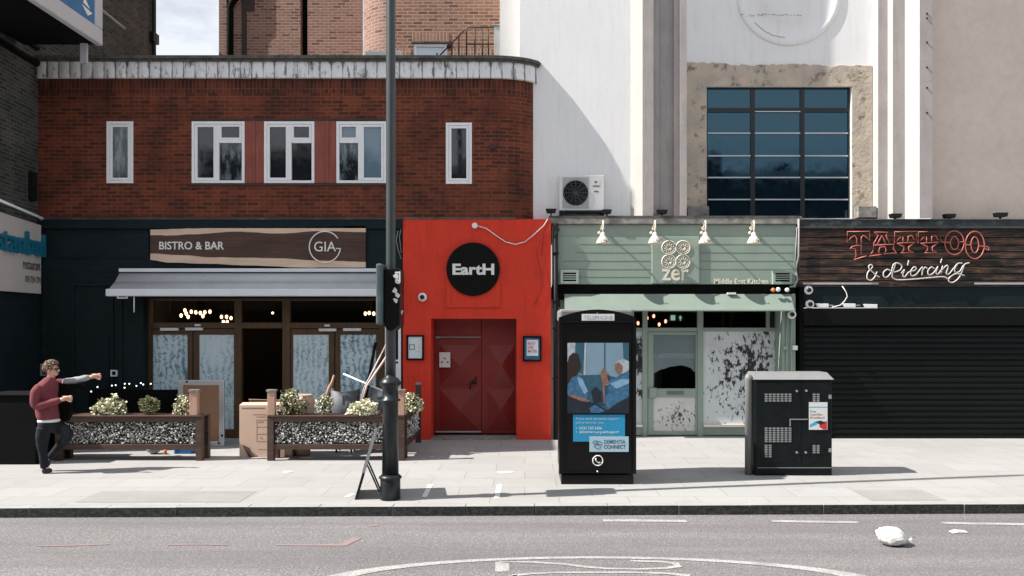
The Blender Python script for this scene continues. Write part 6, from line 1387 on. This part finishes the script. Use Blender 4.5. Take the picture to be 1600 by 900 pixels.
# open dark jacket hanging from the far side
b = MB()
pts = [Vector(q(a, c, LS - .03)) + og for a, c in ((83, 598), (98, 601), (126, 601), (127, 608), (116, 609), (106, 614), (104, 630), (105, 645), (98, 660), (88, 660), (84, 630))]; b.v += [tuple(p) for p in pts]; b.face(range(len(pts)))
o_ = b.build('jacket', 'vest_black', pe); md = o_.modifiers.new('s', 'SOLIDIFY'); md.thickness = .09; md.offset = 0
jn = garment('jeans', [(77.5, 676, .12, .13, 0), (77, 668, .15, .18, 0), (76.5, 660, .152, .178, 0), (76, 655, .14, .17, 0)], 'jeans',
        [(((75, 666, -.085), (72.5, 680, -.1), (72, 694, -.1), (73, 706, -.1), (74.5, 718, -.1), (76, 730.5, -.1)), (.12, .095, .08, .068, .058, .062)),
         (((80, 666, .085), (90, 671, .1), (102, 679.5, .1), (95, 690, .1), (85, 701, .1), (70, 719, .1)), (.12, .1, .082, .072, .06, .056))])
def shoe(hx, hz, tx, tz, y, sole_off):
    b = MB(); a, c = Vector(q(hx, hz, y)) + og, Vector(q(tx, tz, y)) + og; d = (c - a)
    b.tube([a - d * .12, a, a + d * .3, a + d * .65, a + d * .95, a + d * 1.08], [.022, .05, .052, .044, .036, .016], 14); ob = b.build('shoe', 'shoe', pe)
    n_ = Vector((d.z, 0, -d.x)).normalized() * sole_off; b = MB(); b.tube([a - d * .1 + n_, a + d * .5 + n_, a + d * 1.05 + n_], [.026, .026, .02], 8); b.build('sole', 'sole', pe)
shoe(74.5, 732.5, 86, 734.5, -.1, .03); shoe(64.5, 716, 69, 729.5, .1, .03)
# face + hair
hc = Vector(q(81.5, 577.5)) + og
b = MB(); rnd = random.Random(4)
for _ in range(420):
    d = Vector((rnd.gauss(-.3, 1), rnd.gauss(0, 1), rnd.gauss(.5, .9))).normalized()
    if d.x > .5 and d.z < .55: continue
    if d.z < -.45: continue
    p0 = hc + Vector((d.x * .092 - .018, d.y * .080, d.z * .104 + .026)); d2 = (d + Vector((rnd.gauss(0, .6), rnd.gauss(0, .6), rnd.gauss(0, .6)))).normalized(); L_ = rnd.uniform(.02, .045)
    b.tube([p0 - d * .01, p0 + d2 * L_ * .5, p0 + d2 * L_ + Vector((.008, 0, -.006))], [.018, .015, .004], 5)
b.build('hair', 'hair', pe)
b = MB(); b.blob(hc + Vector((.094, 0, -.016)), .02, 8, 0, (1.2, .8, 1.3)); b.build('nose', 'skin', pe)
for sy in (-1, 1): MB().blob(hc + Vector((-.005, sy * .084, -.012)), .024, 8, 0, (.8, .5, 1.3)).build('ear', 'skin', pe)
b = MB(); b.blob(hc + Vector((.04, 0, -.062)), .05, 10, 0, (1.05, .95, .8)); b.build('chin', 'skin', pe)
for sy in (-1, 1): b = MB(); b.blob(hc + Vector((.078, sy * .034, .008)), .013, 6); b.build('eye', 'face_dark', pe)
b = MB(); b.box(hc.x + .083, hc.x + .092, hc.y - .022, hc.y + .022, hc.z - .062, hc.z - .056); b.build('mouth', 'face_dark', pe)
b = MB()
for sy in (-1, 1): b.tube([hc + Vector((.088, sy * .034 + .024 * math.cos(a), .008 + .02 * math.sin(a))) for a in [2 * math.pi * i / 12 for i in range(12)]], .004, 4, True); b.tube([hc + Vector((.088, sy * .06, .01)), hc + Vector((-.005, sy * .09, .013))], .004, 4)
b.build('glasses', 'matt_black', pe)

# ================================================================== OPPOSITE SIDE OF THE STREET (seen in the glass)
def opposite(xc_, wd, h_, lab):
    o_ = thing('terraced_building', lab, 'building', (xc_, -16, 0), 'terrace across the street'); Y = -15.0
    b = MB(); b.box(xc_ - wd / 2, xc_ + wd / 2, Y - 9, Y, 0, h_); b.build('wall', 'street_brick', o_)
    b = MB(); b.box(xc_ - wd / 2, xc_ + wd / 2, Y - .1, Y + .2, h_ - .4, h_ + .1); b.build('parapet', 'stone', o_)
    b = MB(); b.box(xc_ - wd / 2 + .3, xc_ + wd / 2 - .3, Y, Y + .12, .2, 3.2); b.build('shopfront', 'matt_black', o_)
    b = MB(); b.box(xc_ - .5, xc_ + .6, Y - 5, Y - 4, h_, h_ + 1.5); b.build('chimney', 'street_brick', o_)
    for i in range(3):
        for k in range(int((h_ - 4) / 3)):
            x_ = xc_ - wd / 2 + wd * (i + .5) / 3; z_ = 4.2 + 3 * k; b = MB(); b.frame(x_ - .55, x_ + .55, z_, z_ + 1.7, Y - .0, Y + .06, .09); w_ = b.build('window', 'white_paint', o_); MB().box(x_ - .5, x_ + .5, Y, Y + .03, z_ + .05, z_ + 1.65).build('pane', 'window_glass', w_)
for i, (xc_, wd, h_) in enumerate(((-24, 9, 11), (-14, 10, 12.5), (-3.5, 10, 11.5), (7, 10, 12.8), (17, 9.5, 11.6), (27, 10, 12.2))):
    opposite(xc_, wd, h_, ('first', 'second', 'third', 'fourth', 'fifth', 'sixth')[i] + ' brick terraced house from the left across the street')
